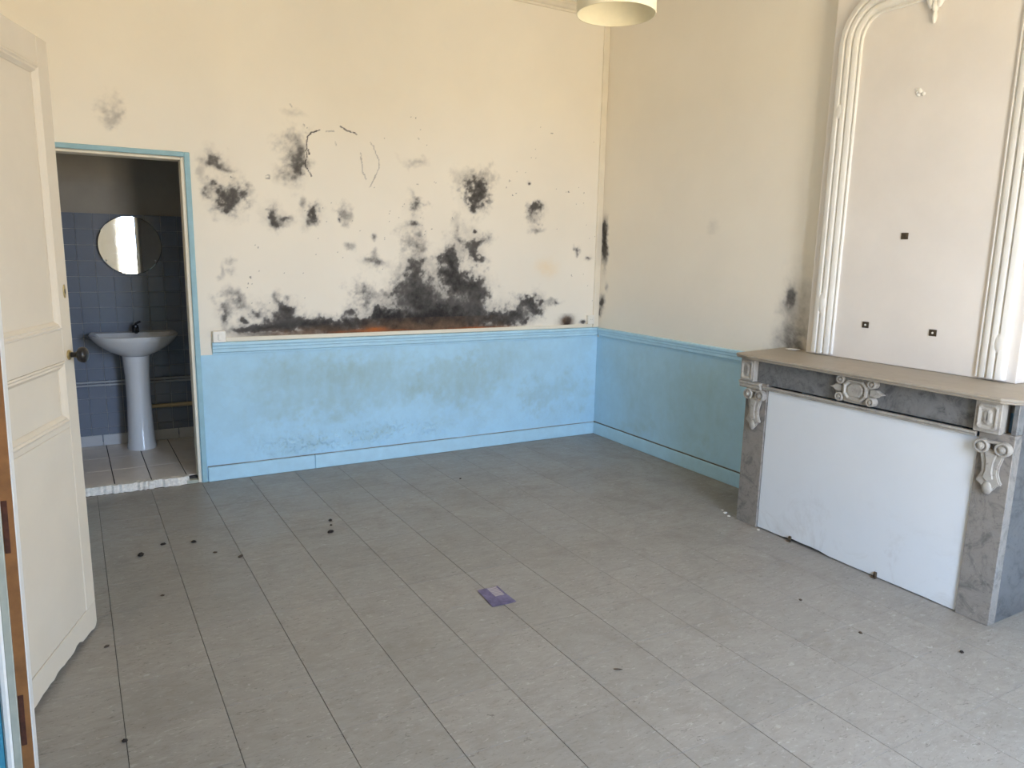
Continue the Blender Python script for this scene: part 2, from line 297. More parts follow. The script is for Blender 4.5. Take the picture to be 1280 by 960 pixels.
DIRT = [(1.301, 0.654, 0.437, 0.157, 0.6), (1.408, 0.429, 0.388, 0.087, 0.45), (1.707, 0.626, 0.392, 0.163, 0.45), (2.099, 0.507, 0.115, 0.054, 0.5), (1.06, 0.432, 0.164, 0.085, 0.3), (1.12, 0.183, 0.167, 0.058, 0.3), (1.317, 0.204, 0.086, 0.029, 0.4), (1.748, 0.217, 0.156, 0.03, 0.4), (2.394, 0.491, 0.266, 0.153, 0.55), (2.585, 0.565, 0.173, 0.177, 0.4), (3.124, 0.39, 0.163, 0.082, 0.55), (3.453, 0.411, 0.172, 0.12, 0.55), (2.83, 0.683, 0.339, 0.135, 0.35), (2.702, 0.866, 0.15, 0.055, 0.3), (2.439, 0.683, 0.12, 0.086, 0.35), (2.185, 0.571, 0.185, 0.128, 0.4)]
CRK = [[(1.373, 2.321), (1.314, 2.298), (1.296, 2.276), (1.282, 2.207), (1.285, 2.14), (1.268, 2.105), (1.278, 2.071), (1.312, 2.022)], [(1.294, 2.192), (1.298, 2.154)], [(1.418, 2.322), (1.472, 2.323)], [(1.514, 2.36), (1.554, 2.34), (1.6, 2.33), (1.628, 2.314)], [(1.722, 2.277), (1.75, 2.239), (1.763, 2.192), (1.781, 2.161), (1.781, 2.107), (1.757, 2.052), (1.713, 1.977)], [(1.648, 2.195), (1.662, 2.134), (1.665, 2.072), (1.689, 2.029)], [(2.065, 2.021), (2.076, 2.014)], [(1.479, 2.255), (1.486, 2.235)], [(1.015, 2.007), (1.035, 2.009), (1.035, 1.99), (1.014, 1.989)], [(1.269, 2.348), (1.275, 2.338)], [(1.183, 2.464), (1.195, 2.453)]]
RMOLD_SHADE = [(4.999, 1.626, 0.045, 0.182, 0.95), (5.015, 1.76, 0.026, 0.095, 0.6), (5.004, 1.151, 0.039, 0.063, 0.7), (5.021, 1.061, 0.026, 0.04, 0.6), (4.948, 1.281, 0.019, 0.038, 0.3), (3.081, 1.308, 0.036, 0.068, 0.6), (3.774, 1.741, 0.06, 0.054, 0.12), (3.013, 1.176, 0.126, 0.293, 0.35), (3.027, 1.026, 0.173, 0.123, 0.3)]  # corner mould and stains, plus soft shade painted beside the overmantel
RDIRT_SHADE = [(4.609, 0.625, 0.204, 0.157, 0.4), (4.367, 0.196, 0.145, 0.055, 0.6), (4.61, 0.166, 0.088, 0.035, 0.5), (4.482, 0.353, 0.133, 0.134, 0.35), (4.259, 0.484, 0.244, 0.215, 0.3), (3.74, 0.637, 0.304, 0.315, 0.5), (3.728, 0.217, 0.158, 0.06, 0.5), (4.189, 0.773, 0.431, 0.125, 0.3)]  # dado dirt, with shade of the fireplace niche painted into the broad patches

# ------------------------------------------------------------------ stains and painted-in shade: numpy fields on the walls' own grids (metres on the wall)
rng = np.random.RandomState(11)
def vnoise(x, z, scale, octs=5, rough=0.55, seed=0):
    out = np.zeros_like(x); amp = 1.0; tot = 0.0; r = np.random.RandomState(seed)
    for o in range(octs):
        tab = r.rand(64, 64); u = x * scale + 11.3 * o; w = z * scale + 5.7 * o
        i = np.floor(u).astype(int); j = np.floor(w).astype(int); fu = u - i; fw = w - j
        fu = fu * fu * (3 - 2 * fu); fw = fw * fw * (3 - 2 * fw)
        g = lambda a, c: tab[a % 64, c % 64]
        out += amp * ((g(i, j) * (1 - fu) + g(i + 1, j) * fu) * (1 - fw) + (g(i, j + 1) * (1 - fu) + g(i + 1, j + 1) * fu) * fw)
        tot += amp; amp *= rough; scale *= 2.03
    return out / tot
def blobs(x, z, L, warp=0.5, soft=1.0, seed=3):
    """union of ragged soft patches; each (centre, centre, radius, radius, strength)"""
    wx = (vnoise(x, z, 9, 5, 0.6, seed) - 0.5) * 2; wz = (vnoise(x, z, 9, 5, 0.6, seed + 1) - 0.5) * 2
    fx = (vnoise(x, z, 38, 4, 0.6, seed + 2) - 0.5) * 2; fz = (vnoise(x, z, 38, 4, 0.6, seed + 4) - 0.5) * 2
    mott = vnoise(x, z, 30, 5, 0.65, seed + 5)
    keep = np.ones_like(x)
    for cx, cz, rx, rz, s in L:
        a = min(rx, rz); rr = 1.75 * max(rx, rz) + 0.05
        sel = (np.abs(x - cx) < rr) & (np.abs(z - cz) < rr)
        if not sel.any(): continue
        wa = warp * min(a, 0.07)
        d = np.sqrt(((x[sel] + wx[sel] * wa * 2.2 + fx[sel] * wa * 0.9 - cx) / rx) ** 2 + ((z[sel] + wz[sel] * wa * 2.2 + fz[sel] * wa * 0.9 - cz) / rz) ** 2)
        v = np.exp(-(d / (0.95 * soft)) ** 2.2)
        keep[sel] *= 1 - v * s * np.clip(0.55 + 0.75 * mott[sel], 0.2, 1.0)
    return 1 - keep
def seg_dist(x, z, p, q):
    px, pz = p; dx, dz = q[0] - px, q[1] - pz; L2 = dx * dx + dz * dz + 1e-12
    t = np.clip(((x - px) * dx + (z - pz) * dz) / L2, 0, 1)
    return np.hypot(x - px - t * dx, z - pz - t * dz)

def wall_grid(name, us, vs, skip, to_xyz, stain, dirt, disp, extra, mat):
    U, V = np.meshgrid(us, vs, indexing='xy'); nu, nv = len(us), len(vs)
    P = to_xyz(U.ravel(), V.ravel(), disp.ravel())
    i = np.arange(nu - 1)[None, :] + np.arange(nv - 1)[:, None] * nu
    Q = np.stack([i, i + 1, i + nu + 1, i + nu], -1).reshape(-1, 4)
    cu = (us[:-1] + us[1:]) / 2; cv = (vs[:-1] + vs[1:]) / 2
    Q = Q[~skip(*np.meshgrid(cu, cv, indexing='xy')).ravel()]
    ev = np.array(extra.v, float).reshape(-1, 3); ef = [tuple(q + len(P) for q in f) for f in extra.f]
    nverts = len(P) + len(ev); me = bpy.data.meshes.new(name)
    me.vertices.add(nverts); me.vertices.foreach_set('co', np.concatenate([P, ev]).ravel())
    loops = np.concatenate([Q.ravel(), np.array([k for f in ef for k in f], int)]) if ef else Q.ravel()
    sizes = np.concatenate([np.full(len(Q), 4), np.array([len(f) for f in ef], int)])
    starts = np.concatenate([[0], np.cumsum(sizes)[:-1]])
    me.loops.add(len(loops)); me.loops.foreach_set('vertex_index', loops.astype(np.int32))
    me.polygons.add(len(sizes)); me.polygons.foreach_set('loop_start', starts.astype(np.int32)); me.polygons.foreach_set('loop_total', sizes.astype(np.int32))
    me.update(calc_edges=True)
    for an, arr in (('stain', stain), ('dirt', dirt)):
        at = me.attributes.new(an, 'FLOAT_COLOR', 'POINT'); z = np.zeros((nverts, 4), np.float32); z[:, 3] = 1
        z[:len(P), :3] = np.stack([k.ravel() for k in arr], -1); at.data.foreach_set('color', z.ravel())
    me.materials.append(MATS[mat]); me.validate()
    o = bpy.data.objects.new(name, me); C.objects.link(o); return o

DX0, DX1, DZ1 = -0.22, 0.522, 2.08             # doorway to the washroom
# ---- wall_back
h = 0.006
us = np.arange(XL, XR + h * 0.5, h); vs = np.arange(0, 2.52, h); us[-1] = XR
U, V = np.meshgrid(us, vs, indexing='xy')
above = (V > 0.935)
mold_and_lines = blobs(U, V, [(x, z, rx, rz, s * 0.93) for x, z, rx, rz, s in [(x, z, rx * 1.12, rz * 1.12, s) for x, z, rx, rz, s in MOLD]], 0.75) * above
mold_and_lines = np.maximum(mold_and_lines, blobs(U, V, [(x, z, rx * 1.7, rz * 1.6, s * 0.16) for x, z, rx, rz, s in MOLD if s > 0.55], 0.6, 1.0, 21) * above)
dm = blobs(U, V, [(3.406, 0.985, 0.060, 0.052, 1.0)], 0.12, 1.0, 40) * (V > 0.964); mold_and_lines = np.maximum(mold_and_lines, dm * 0.85)
specks = (vnoise(U, V, 55, 3, 0.5, 77) > 0.845) & (vnoise(U, V, 3, 2, 0.5, 78) > 0.52) & (V > 1.0) & (U > 0.7); mold_and_lines = np.maximum(mold_and_lines, specks * 0.45)
for L in CRK:
    for p_, q_ in zip(L[:-1], L[1:]):
        box = (np.abs(U - (p_[0] + q_[0]) / 2) < 0.2) & (np.abs(V - (p_[1] + q_[1]) / 2) < 0.2)
        d = seg_dist(U[box] + (vnoise(U[box], V[box], 60, 3, 0.6, 5) - .5) * 0.016, V[box] + (vnoise(U[box], V[box], 60, 3, 0.6, 6) - .5) * 0.016, p_, q_)
        k = 0.75 if L is CRK[0] or L is CRK[1] or L is CRK[3] else 0.36
        mold_and_lines[box] = np.maximum(mold_and_lines[box], np.clip(1.3 - d / 0.0042, 0, 1) * k)
brown = np.clip(blobs(U, V, [(x, z, rx * 1.1, rz * 1.8, s) for x, z, rx, rz, s in BROWN], 0.35, 1.0, 50), 0, 1) * (V > 0.93) * (V < 1.06)
orange = blobs(U, V, ORANGE, 0.4, 1.0, 60) * above
dirt = blobs(U, V, [(x, z, rx, rz, s * 0.8) for x, z, rx, rz, s in DIRT], 1.2, 1.15, 70) * (V < 0.85)
streak = vnoise(U, V * 0.25, 22, 4, 0.6, 91); dirt = np.clip(dirt * (0.6 + 0.8 * streak) + 0.07 * (vnoise(U, V, 5, 5, 0.6, 92) > 0.55), 0, 0.85)
flake_n = vnoise(U, V, 26, 5, 0.6, 95)
band = np.exp(-((V - 0.20 - 0.06 * (vnoise(U, V * 0, 2.2, 3, 0.6, 96) - 0.5)) / 0.075) ** 2) * np.clip((U - 0.75) / 0.4, 0, 1) * np.clip((2.7 - U) / 0.8, 0.25, 1)
flake = np.clip((flake_n - 0.46) * 9, 0, 1) * band
edge = np.clip(1 - np.abs(flake_n - 0.49) / 0.035, 0, 1) * band
dirt = np.clip(dirt + edge * 0.5, 0, 0.9)
disp = -0.008 * flake - 0.0012 * (vnoise(U, V, 7, 4, 0.6, 97) - 0.5)
disp[(V > 0.80)] *= 0.35
mold_and_lines = np.maximum(mold_and_lines, (V > 0.094) * (V < 0.1065) * (U > 0.57) * 0.62 * (0.5 + 0.7 * vnoise(U, V, 9, 4, 0.6, 98)))  # thin dark line along the top of the skirting board
yel = blobs(U, V, YEL, 0.25, 1.0, 80) * 0.55
ex = MB()
ex.add([(XL, YB, vs[-1]), (XR, YB, vs[-1]), (XR, YB, ZC), (XL, YB, ZC)], [(0, 1, 2, 3)])
ex.box(DX1, XR + 0.2, YB + 0.012, YB + 0.118, -0.01, ZC); ex.box(-0.86, DX0, YB + 0.012, YB + 0.118, -0.01, ZC); ex.box(DX0, DX1, YB + 0.012, YB + 0.118, DZ1, ZC)
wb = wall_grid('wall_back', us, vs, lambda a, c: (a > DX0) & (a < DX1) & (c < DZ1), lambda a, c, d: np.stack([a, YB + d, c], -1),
               (mold_and_lines, brown, orange), (dirt, flake * 0.35, yel), disp, ex, 'wall_paint')
struct(wb, 'long back wall, cream above and blue below, blotched with black mould', 'wall')
# ---- wall_right
us = np.arange(2.6, YB + 0.004, 0.008); vs = np.arange(0, 2.52, 0.008)
U, V = np.meshgrid(us, vs, indexing='xy')
rm = blobs(U, V, RMOLD_SHADE, 0.5, 1.0, 130) * (V > 0.94)
rm = np.maximum(rm, (V > 0.09) * (V < 0.108) * 0.7)  # the same dark line above the right skirting board
rd = np.clip(blobs(U, V, [(x, z, rx, rz, s * 0.42) for x, z, rx, rz, s in RDIRT_SHADE], 1.2, 1.15, 140) * (0.55 + 0.9 * vnoise(U, V * 0.25, 22, 4, 0.6, 141)) + 0.10 * vnoise(U, V * 0.4, 30, 4, 0.6, 142), 0, 0.8) * (V < 0.85)
rdsp = -0.0015 * (vnoise(U, V, 9, 4, 0.6, 143) - 0.5) * 2
ex = MB(); yA, yZ = YF - 0.4, YB
ex.add([(XR, yA, 0), (XR, 2.6, 0), (XR, 2.6, ZC), (XR, yA, ZC), (XR, 2.6, vs[-1]), (XR, yZ, vs[-1]), (XR, yZ, ZC)], [(0, 1, 2, 3), (4, 5, 6, 2)])
ex.box(XR + 0.012, XR + 0.2, yA, YB + 0.1, -0.01, ZC)
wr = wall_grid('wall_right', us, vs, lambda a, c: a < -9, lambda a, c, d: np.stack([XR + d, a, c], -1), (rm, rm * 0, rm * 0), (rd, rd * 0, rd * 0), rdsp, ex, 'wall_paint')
struct(wr, 'fireplace wall, shaded cream plaster over a dirty blue dado', 'wall')

# ---- wall_left with the open doorway, ceiling, window wall
LY0, LY1, LZ = 1.40, 2.30, 2.28
mb = MB().box(XL - 0.25, XL, LY1 + 0.08, YB + 0.1, -0.01, ZC).box(XL - 0.25, XL, YF - 0.4, LY0 - 0.08, -0.01, ZC).box(XL - 0.25, XL, LY0 - 0.08, LY1 + 0.08, LZ + 0.05, ZC)
struct(mb.build('wall_left', 'wall_paint'), 'left wall beside the open panelled door', 'wall')
mb = MB().box(XL - 0.95, XL - 0.90, LY0 - 0.4, LY1 + 0.4, -0.01, LZ + 0.05).box(XL - 0.9, XL - 0.25, LY1 + 0.08, LY1 + 0.12, -0.01, LZ + 0.05).box(XL - 0.9, XL - 0.25, LY0 - 0.12, LY0 - 0.08, -0.01, LZ + 0.05)
mb.box(XL - 0.95, XL - 0.25, LY0 - 0.12, LY1 + 0.12, LZ + 0.05, LZ + 0.1).box(XL - 0.95, XL, LY0 - 0.12, LY1 + 0.12, -0.05, -0.004)
struct(mb.build('wall_passage', 'blue_reveal'), 'blue passage beyond the left doorway', 'wall')
struct(MB().box(XL - 0.25, XR + 0.2, YF - 0.4, YB + 0.12, ZC, ZC + 0.1).build('ceiling', 'ceiling_paint'), 'cream plaster ceiling', 'ceiling')
yo = YF - 0.32
mb = MB().box(XL - 0.25, WX0, yo, YF, -0.01, ZC).box(WX1, XR + 0.2, yo, YF, -0.01, ZC).box(WX0, WX1, yo, YF, WZ1, ZC).box(WX0, WX1, yo, YF, -0.01, WZ0)
struct(mb.build('wall_front', 'wall_paint'), 'window wall behind the viewer', 'wall')
w1 = struct(empty('window_1', ((WX0 + WX1) / 2, YF - 0.2, WZ0)), 'tall white casement window behind the viewer, seen in the round mirror', 'window')
fy0, fy1 = YF - 0.23, YF - 0.17; mid = (WX0 + WX1) / 2
f = MB().box(WX0, WX0 + 0.05, fy0, fy1, WZ0, WZ1).box(WX1 - 0.05, WX1, fy0, fy1, WZ0, WZ1).box(WX0, WX1, fy0, fy1, WZ1 - 0.05, WZ1).box(WX0, WX1, fy0, fy1, WZ0, WZ0 + 0.05).build('window_frame', 'white_gloss', bevel=0.004)
under(f, w1)
for a, c_ in ((WX0 + 0.05, mid), (mid, WX1 - 0.05)):
    s = MB().box(a, a + 0.04, fy0 + .01, fy1 + .012, WZ0 + .05, WZ1 - .05).box(c_ - 0.04, c_, fy0 + .01, fy1 + .012, WZ0 + .05, WZ1 - .05)
    zs = [WZ0 + 0.05, WZ0 + 0.62, WZ0 + 1.30, WZ0 + 1.98, WZ1 - 0.05]
    for k, z_ in enumerate(zs):
        t_ = 0.05 if k in (0, 4) else 0.028
        z0_ = z_ if k == 0 else (z_ - t_ if k == 4 else z_ - t_ / 2); s.box(a + 0.04, c_ - 0.04, fy0 + .01, fy1 + .005, z0_, z0_ + t_)
    under(s.build('window_sash', 'white_gloss'), w1)
    for k in range(4):
        under(MB().box(a + 0.038, c_ - 0.038, fy0 + 0.028, fy0 + 0.032, zs[k] + 0.02, zs[k + 1] - 0.02).build('pane', 'window_glass'), w1)

# ---- floor: slab + one object for each vinyl tile (cut at the walls)
fl = struct(MB().box(XL - 0.3, XR + 0.2, YF - 0.4, YB + 0.02, -0.14, -0.005).build('floor', 'subfloor'), 'floor of worn grey marbled vinyl tiles', 'floor')
TU, TV, TO = Vector((0.302, -0.0048)), Vector((-0.0072, 0.2985)), Vector((0.911, 1.5215))
def clip_poly(P, x0, x1, y0, y1):
    for ax, lim, sg in ((0, x0, 1), (0, x1, -1), (1, y0, 1), (1, y1, -1)):
        out = []
        for i in range(len(P)):
            a, c_ = P[i - 1], P[i]; da, dc = sg * (a[ax] - lim), sg * (c_[ax] - lim)
            if (da < 0) != (dc < 0):
                t = da / (da - dc); out.append((a[0] + (c_[0] - a[0]) * t, a[1] + (c_[1] - a[1]) * t))
            if dc >= 0: out.append(c_)
        P = out
        if not P: break
    return P
def tile_mesh(pts, mat, th=0.004, bev=0.0005):
    mb = MB(); k = len(pts); cx = sum(q[0] for q in pts) / k; cy = sum(q[1] for q in pts) / k
    top = []
    for x, y in pts:
        d = math.hypot(x - cx, y - cy) or 1; top.append((x - (x - cx) / d * bev * 1.4, y - (y - cy) / d * bev * 1.4))
    mb.rings([[(x, y, -th) for x, y in pts], [(x, y, -bev) for x, y in pts], [(x, y, 0) for x, y in top]])
    o = mb.build('tile', mat); me = o.data; bpy.data.objects.remove(o); return me
g = 0.0010
base = [TU * a + TV * c_ for a, c_ in ((0, 0), (1, 0), (1, 1), (0, 1))]; cen = (TU + TV) / 2
base = [TU * (a - 0.5) * (1 - 2 * g / 0.3) + TV * (c_ - 0.5) * (1 - 0.9 * g / 0.3) for a, c_ in ((0, 0), (1, 0), (1, 1), (0, 1))]      # the joints across are tighter
full = tile_mesh([(q.x, q.y) for q in base], 'vinyl_tile')
for i in range(-8, 14):
    for j in range(-11, 16):
        c_ = TO + TU * (i + 0.5) + TV * (j + 0.5)
        P = [(q.x + c_.x, q.y + c_.y) for q in base]
        R_ = clip_poly(P, XL + 0.002, XR - 0.003, YF - 0.0, YB - 0.004)
        if len(R_) < 3: continue
        area = abs(sum(R_[k - 1][0] * R_[k][1] - R_[k][0] * R_[k - 1][1] for k in range(len(R_)))) / 2
        if area < 0.0008: continue
        if area > 0.0885: me = full; loc = (c_.x, c_.y, 0)
        else: me = tile_mesh([(x - c_.x, y - c_.y) for x, y in R_], 'vinyl_tile'); loc = (c_.x, c_.y, 0)
        o = bpy.data.objects.new('vinyl_tile', me); C.objects.link(o)
        o.location = (loc[0], loc[1], random.uniform(-0.0004, 0.0)); o.parent = fl

# ---- skirting boards, dado rails, cover strips
bb = struct(empty('baseboard_back', (2.1, YB, 0)), 'pale blue skirting board along the mouldy back wall', 'baseboard')
under(MB().box(0.568, 1.277, YB - 0.016, YB + 0.004, 0, 0.098).build('skirting_board', 'blue_trim', bevel=0.004), bb)
under(MB().box(1.279, XR - 0.002, YB - 0.016, YB + 0.004, 0, 0.098).build('skirting_board', 'blue_trim', bevel=0.004), bb)
br = struct(MB().box(XR - 0.016, XR + 0.004, 2.94, YB - 0.018, 0, 0.098).build('baseboard_right', 'blue_trim', bevel=0.004), 'blue skirting board left of the marble fireplace', 'baseboard')
RAILP = [(0, 0.848), (0.008, 0.850), (0.010, 0.862), (0.020, 0.868), (0.020, 0.888), (0.026, 0.893), (0.026, 0.906), (0.033, 0.914), (0.033, 0.928), (0.030, 0.932), (0, 0.932)]
struct(MB().prism(RAILP, 0.634, XR - 0.002, lambda d, z, a: (a, YB - d + 0.003, z)).build('trim_1', 'blue_trim', bevel=0.0012), 'moulded blue dado rail along the mouldy back wall', 'trim')
struct(MB().prism(RAILP, 2.94, YB - 0.034, lambda d, z, a: (XR - d + 0.003, a, z)).build('trim_2', 'blue_trim', bevel=0.0012), 'moulded blue dado rail running up to the fireplace', 'trim')
struct(MB().box(0.72, 3.655, YB - 0.012, YB + 0.002, 0.936, 0.962).build('trim_3', 'cream_trim', bevel=0.002), 'white cable trunking strip lying along the dado rail', 'trim')
struct(MB().box(3.664, XR - 0.001, YB - 0.012, YB + 0.002, 0.934, 3.38).build('trim_4', 'cream_trim', bevel=0.003), 'vertical cream cover strip in the wall corner', 'trim')
COR = [(0, 3.375), (0.012, 3.378), (0.014, 3.392), (0.030, 3.398), (0.045, 3.415), (0.060, 3.422), (0.060, 3.44), (0, 3.44)]
struct(MB().prism(COR, XL, XR, lambda d, z, a: (a, YB - d + 0.002, z)).build('trim_5', 'cream_trim', bevel=0.0012), 'cream ceiling cornice above the back wall', 'trim')
struct(MB().prism(COR, 2.9, YB - 0.062, lambda d, z, a: (XR - d + 0.002, a, z)).build('trim_8', 'cream_trim', bevel=0.0012), 'cream ceiling cornice above the fireplace wall', 'trim')
# washroom doorway: lining and blue architrave
df = struct(empty('trim_6', (0.16, YB, 0)), 'blue painted door frame around the washroom doorway', 'trim')
under(MB().box(DX1 + 0.008, 0.562, YB - 0.014, YB + 0.002, 0, 2.112).build('architrave_post', 'blue_frame', bevel=0.003), df)
under(MB().box(DX0 - 0.04, DX0 - 0.008, YB - 0.014, YB + 0.002, 0, 2.112).build('architrave_post', 'blue_frame', bevel=0.003), df)
under(MB().box(DX0 - 0.008, DX1 + 0.008, YB - 0.014, YB + 0.002, DZ1 + 0.003, 2.112).build('architrave_head', 'blue_frame', bevel=0.003), df)
under(MB().box(DX1 - 0.014, DX1 + 0.006, YB - 0.002, YB + 0.125, 0, DZ1).build('door_lining', 'cream_trim', bevel=0.003), df)
under(MB().box(DX0 - 0.006, DX0 + 0.014, YB - 0.002, YB + 0.125, 0, DZ1).build('door_lining', 'cream_trim', bevel=0.003), df)
under(MB().box(DX0 + 0.014, DX1 - 0.014, YB - 0.002, YB + 0.125, DZ1 - 0.016, DZ1).build('door_lining', 'cream_trim', bevel=0.003), df)

# ---- washroom shell
BX0, BX1, BY0, BZ = -0.75, 2.05, YB + 0.118, 2.65
FZ = 0.042
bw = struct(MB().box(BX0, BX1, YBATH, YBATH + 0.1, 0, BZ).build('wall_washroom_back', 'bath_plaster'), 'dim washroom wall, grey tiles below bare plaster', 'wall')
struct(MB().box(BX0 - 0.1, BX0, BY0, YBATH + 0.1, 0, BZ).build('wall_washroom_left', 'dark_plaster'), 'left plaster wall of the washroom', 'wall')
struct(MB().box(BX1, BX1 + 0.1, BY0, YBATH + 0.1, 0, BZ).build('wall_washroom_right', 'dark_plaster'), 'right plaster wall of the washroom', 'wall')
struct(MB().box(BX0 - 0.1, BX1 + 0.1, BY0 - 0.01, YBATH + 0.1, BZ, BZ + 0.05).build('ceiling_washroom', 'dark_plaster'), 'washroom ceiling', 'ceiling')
bf = struct(MB().box(BX0, BX1, YB + 0.045, YBATH, -0.1, FZ - 0.006).build('floor_washroom', 'bath_grout'), 'raised grey tiled floor of the washroom', 'floor')
grt = MB().box(BX0, BX1, YBATH - 0.006, YBATH + 0.001, FZ, 1.764).build('grout_bed', 'grout', bw)
px, pz = 0.1117, 0.1132
tm = MB().box(-px / 2 + .0012, px / 2 - .0012, -0.005, 0.004, -pz / 2 + .0012, pz / 2 - .0012).build('t', 'bath_tile', bevel=0.0012); tme = tm.data; bpy.data.objects.remove(tm)
for i in range(-5, 10):
    for j in range(15):
        x = -0.0425 + 0.1117 * i; z = 1.764 - pz * (j + 0.5)
        if x - px / 2 < BX0 or x + px / 2 > BX1 or z - pz / 2 < 0.06: continue
        if x < -0.38 or x > 0.80: continue
        o = bpy.data.objects.new('wall_tile', tme); C.objects.link(o); o.parent = bw; o.location = (x, YBATH - 0.008, z)
        o.rotation_euler = (random.uniform(-.004, .004), 0, random.uniform(-.004, .004))
x = -0.555
for i in range(5):
    x1_ = x + 0.262; o = MB().box(x + .002, x1_ - .002, YBATH - 0.022, YBATH - 0.001, FZ, 0.124).build('skirting_tile', 'bath_skirting', bw, bevel=0.003); x = x1_ + 0.001
fx, fy = 0.2115, 0.335
tm = MB().box(-fx / 2 + .003, fx / 2 - .003, -fy / 2 + .003, fy / 2 - .003, -0.006, 0).build('t', 'bath_floor_tile', bevel=0.0015); fme = tm.data; bpy.data.objects.remove(tm)
for i in range(-4, 5):
    for j in range(4):
        cx, cy = 0.127 + fx * i, 5.115 + fy * (j + 0.5)
        o = bpy.data.objects.new('floor_tile', fme); C.objects.link(o); o.parent = bf; o.location = (cx - (cy - 5.1) * 0.03, cy, FZ)
        o.rotation_euler = (0, 0, 0.03)
# broken threshold edge: rough plaster lip between the two floors
mb = MB(); xs = np.linspace(DX0 + 0.016, DX1 - 0.07, 46); rr = np.random.RandomState(4); rs = []
for k, x_ in enumerate(xs):
    t = FZ + 0.006 + rr.uniform(-0.002, 0.003); yf = YB + 0.004 + rr.uniform(-0.010, 0.010)
    rs.append([(x_, yf - 0.006, 0.001), (x_, yf + rr.uniform(-.003, .003), t * 0.55), (x_, yf + 0.010, t), (x_, yf + 0.032 + rr.uniform(-.008, .008), t + 0.0005), (x_, yf + 0.062 + rr.uniform(-.02, .015), FZ + 0.0015), (x_, yf + 0.078, FZ - 0.004), (x_, yf + 0.078, 0.001)])
struct(mb.rings(rs).build('trim_7', 'plaster_bits'), 'broken white plaster edge of the washroom threshold', 'trim')
struct(MB().box(DX1 - 0.085, DX1 - 0.015, YB - 0.002, YB + 0.06, 0.0, 0.022).build('trim_9', 'grey_paint', bevel=0.003), 'small grey filler strip at the right end of the threshold', 'trim')

# ------------------------------------------------------------------ the open panelled door (left)
A = Vector((-0.090, 3.225, 0)); dirn = Vector((-0.322, -0.946, 0)).normalized(); nrm = Vector((0.946, -0.322, 0)).normalized()
def dpt(s, z, d): q = A + dirn * s + nrm * d; return (q.x, q.y, z)       # s along the leaf from its free edge, d out of the visible face
door = struct(empty('door_1', tuple(A + dirn * 0.80)), 'cream panelled door standing open at the left, black knob, ragged bottom edge', 'door')
LW, LH = 0.80, 2.25
def dbox(s0, s1, z0, z1, d0, d1, name, mat, bevel=0.002, parent=None):
    o = MB().prism([(s0, z0), (s1, z0), (s1, z1), (s0, z1)], d0, d1, dpt).build(name, mat, bevel=bevel)
    return under(o, door) if parent is None else sub(o, parent, door)
def sub(o, parent, root):
    o.parent = parent; return o                      # the part above it already sits in world coordinates
T = -0.036
# bottom outline: worn and ragged
rr = np.random.RandomState(9)
bot = [(0.0, 0.030), (0.012, 0.016)] + [(s, 0.012 + 0.016 * math.sin(math.pi * min(1, s / 0.62)) + rr.uniform(-.004, .004)) for s in np.linspace(0.03, 0.77, 26)] + [(LW, 0.012)]
bot[7] = (bot[7][0], bot[7][1] + 0.012); bot[8] = (bot[8][0], bot[8][1] + 0.010)
o = MB().prism(bot + [(LW, 0.118), (0.0, 0.118)], T, 0.0, dpt).build('bottom_rail', 'door_paint', bevel=0.0015); under(o, door)
dbox(0.0, 0.088, 0.1185, LH, T, 0.0, 'stile', 'door_paint'); dbox(LW - 0.088, LW, 0.1185, LH, T, 0.0, 'stile', 'door_paint')
dbox(0.0882, LW - 0.0882, 2.152, LH, T, 0.0, 'rail', 'door_paint'); dbox(0.0882, LW - 0.0882, 1.118, 1.236, T, 0.0, 'rail', 'door_paint')
dbox(0.0882, LW - 0.0882, 0.868, 0.888, T, 0.0, 'rail', 'door_paint')
dbox(0.0890, LW - 0.0890, 0.1200, 0.8670, T + 0.004, -0.0015, 'flush_panel', 'door_paint', bevel=0.0025)
def framed_panel(z0, z1):
    s0, s1 = 0.0885, LW - 0.0885
    p_ = dbox(s0, s1, z0, z1, T + 0.008, -0.014, 'panel', 'door_paint', bevel=0.001)
    prof = [(0.0, -0.014), (0.0, 0.0015), (0.006, 0.003), (0.012, -0.002), (0.018, 0.000), (0.024, -0.006), (0.030, -0.011), (0.030, -0.014)]
    rs = []
    corners = [(s0, z0, 1, 1), (s1, z0, -1, 1), (s1, z1, -1, -1), (s0, z1, 1, -1)]
    mb = MB(); vs_ = [[dpt(cs + u * sx_, cz + u * sz_, d) for u, d in prof] for cs, cz, sx_, sz_ in corners]
    k = len(prof); flat = [q for r in vs_ for q in r]; fs = []
    for a in range(4):
        for i in range(k): fs.append((a * k + i, ((a + 1) % 4) * k + i, ((a + 1) % 4) * k + (i + 1) % k, a * k + (i + 1) % k))
    mb.add(flat, fs); under(mb.build('panel_moulding', 'door_paint'), door)
framed_panel(1.2365, 2.1515); framed_panel(0.8885, 1.1175)
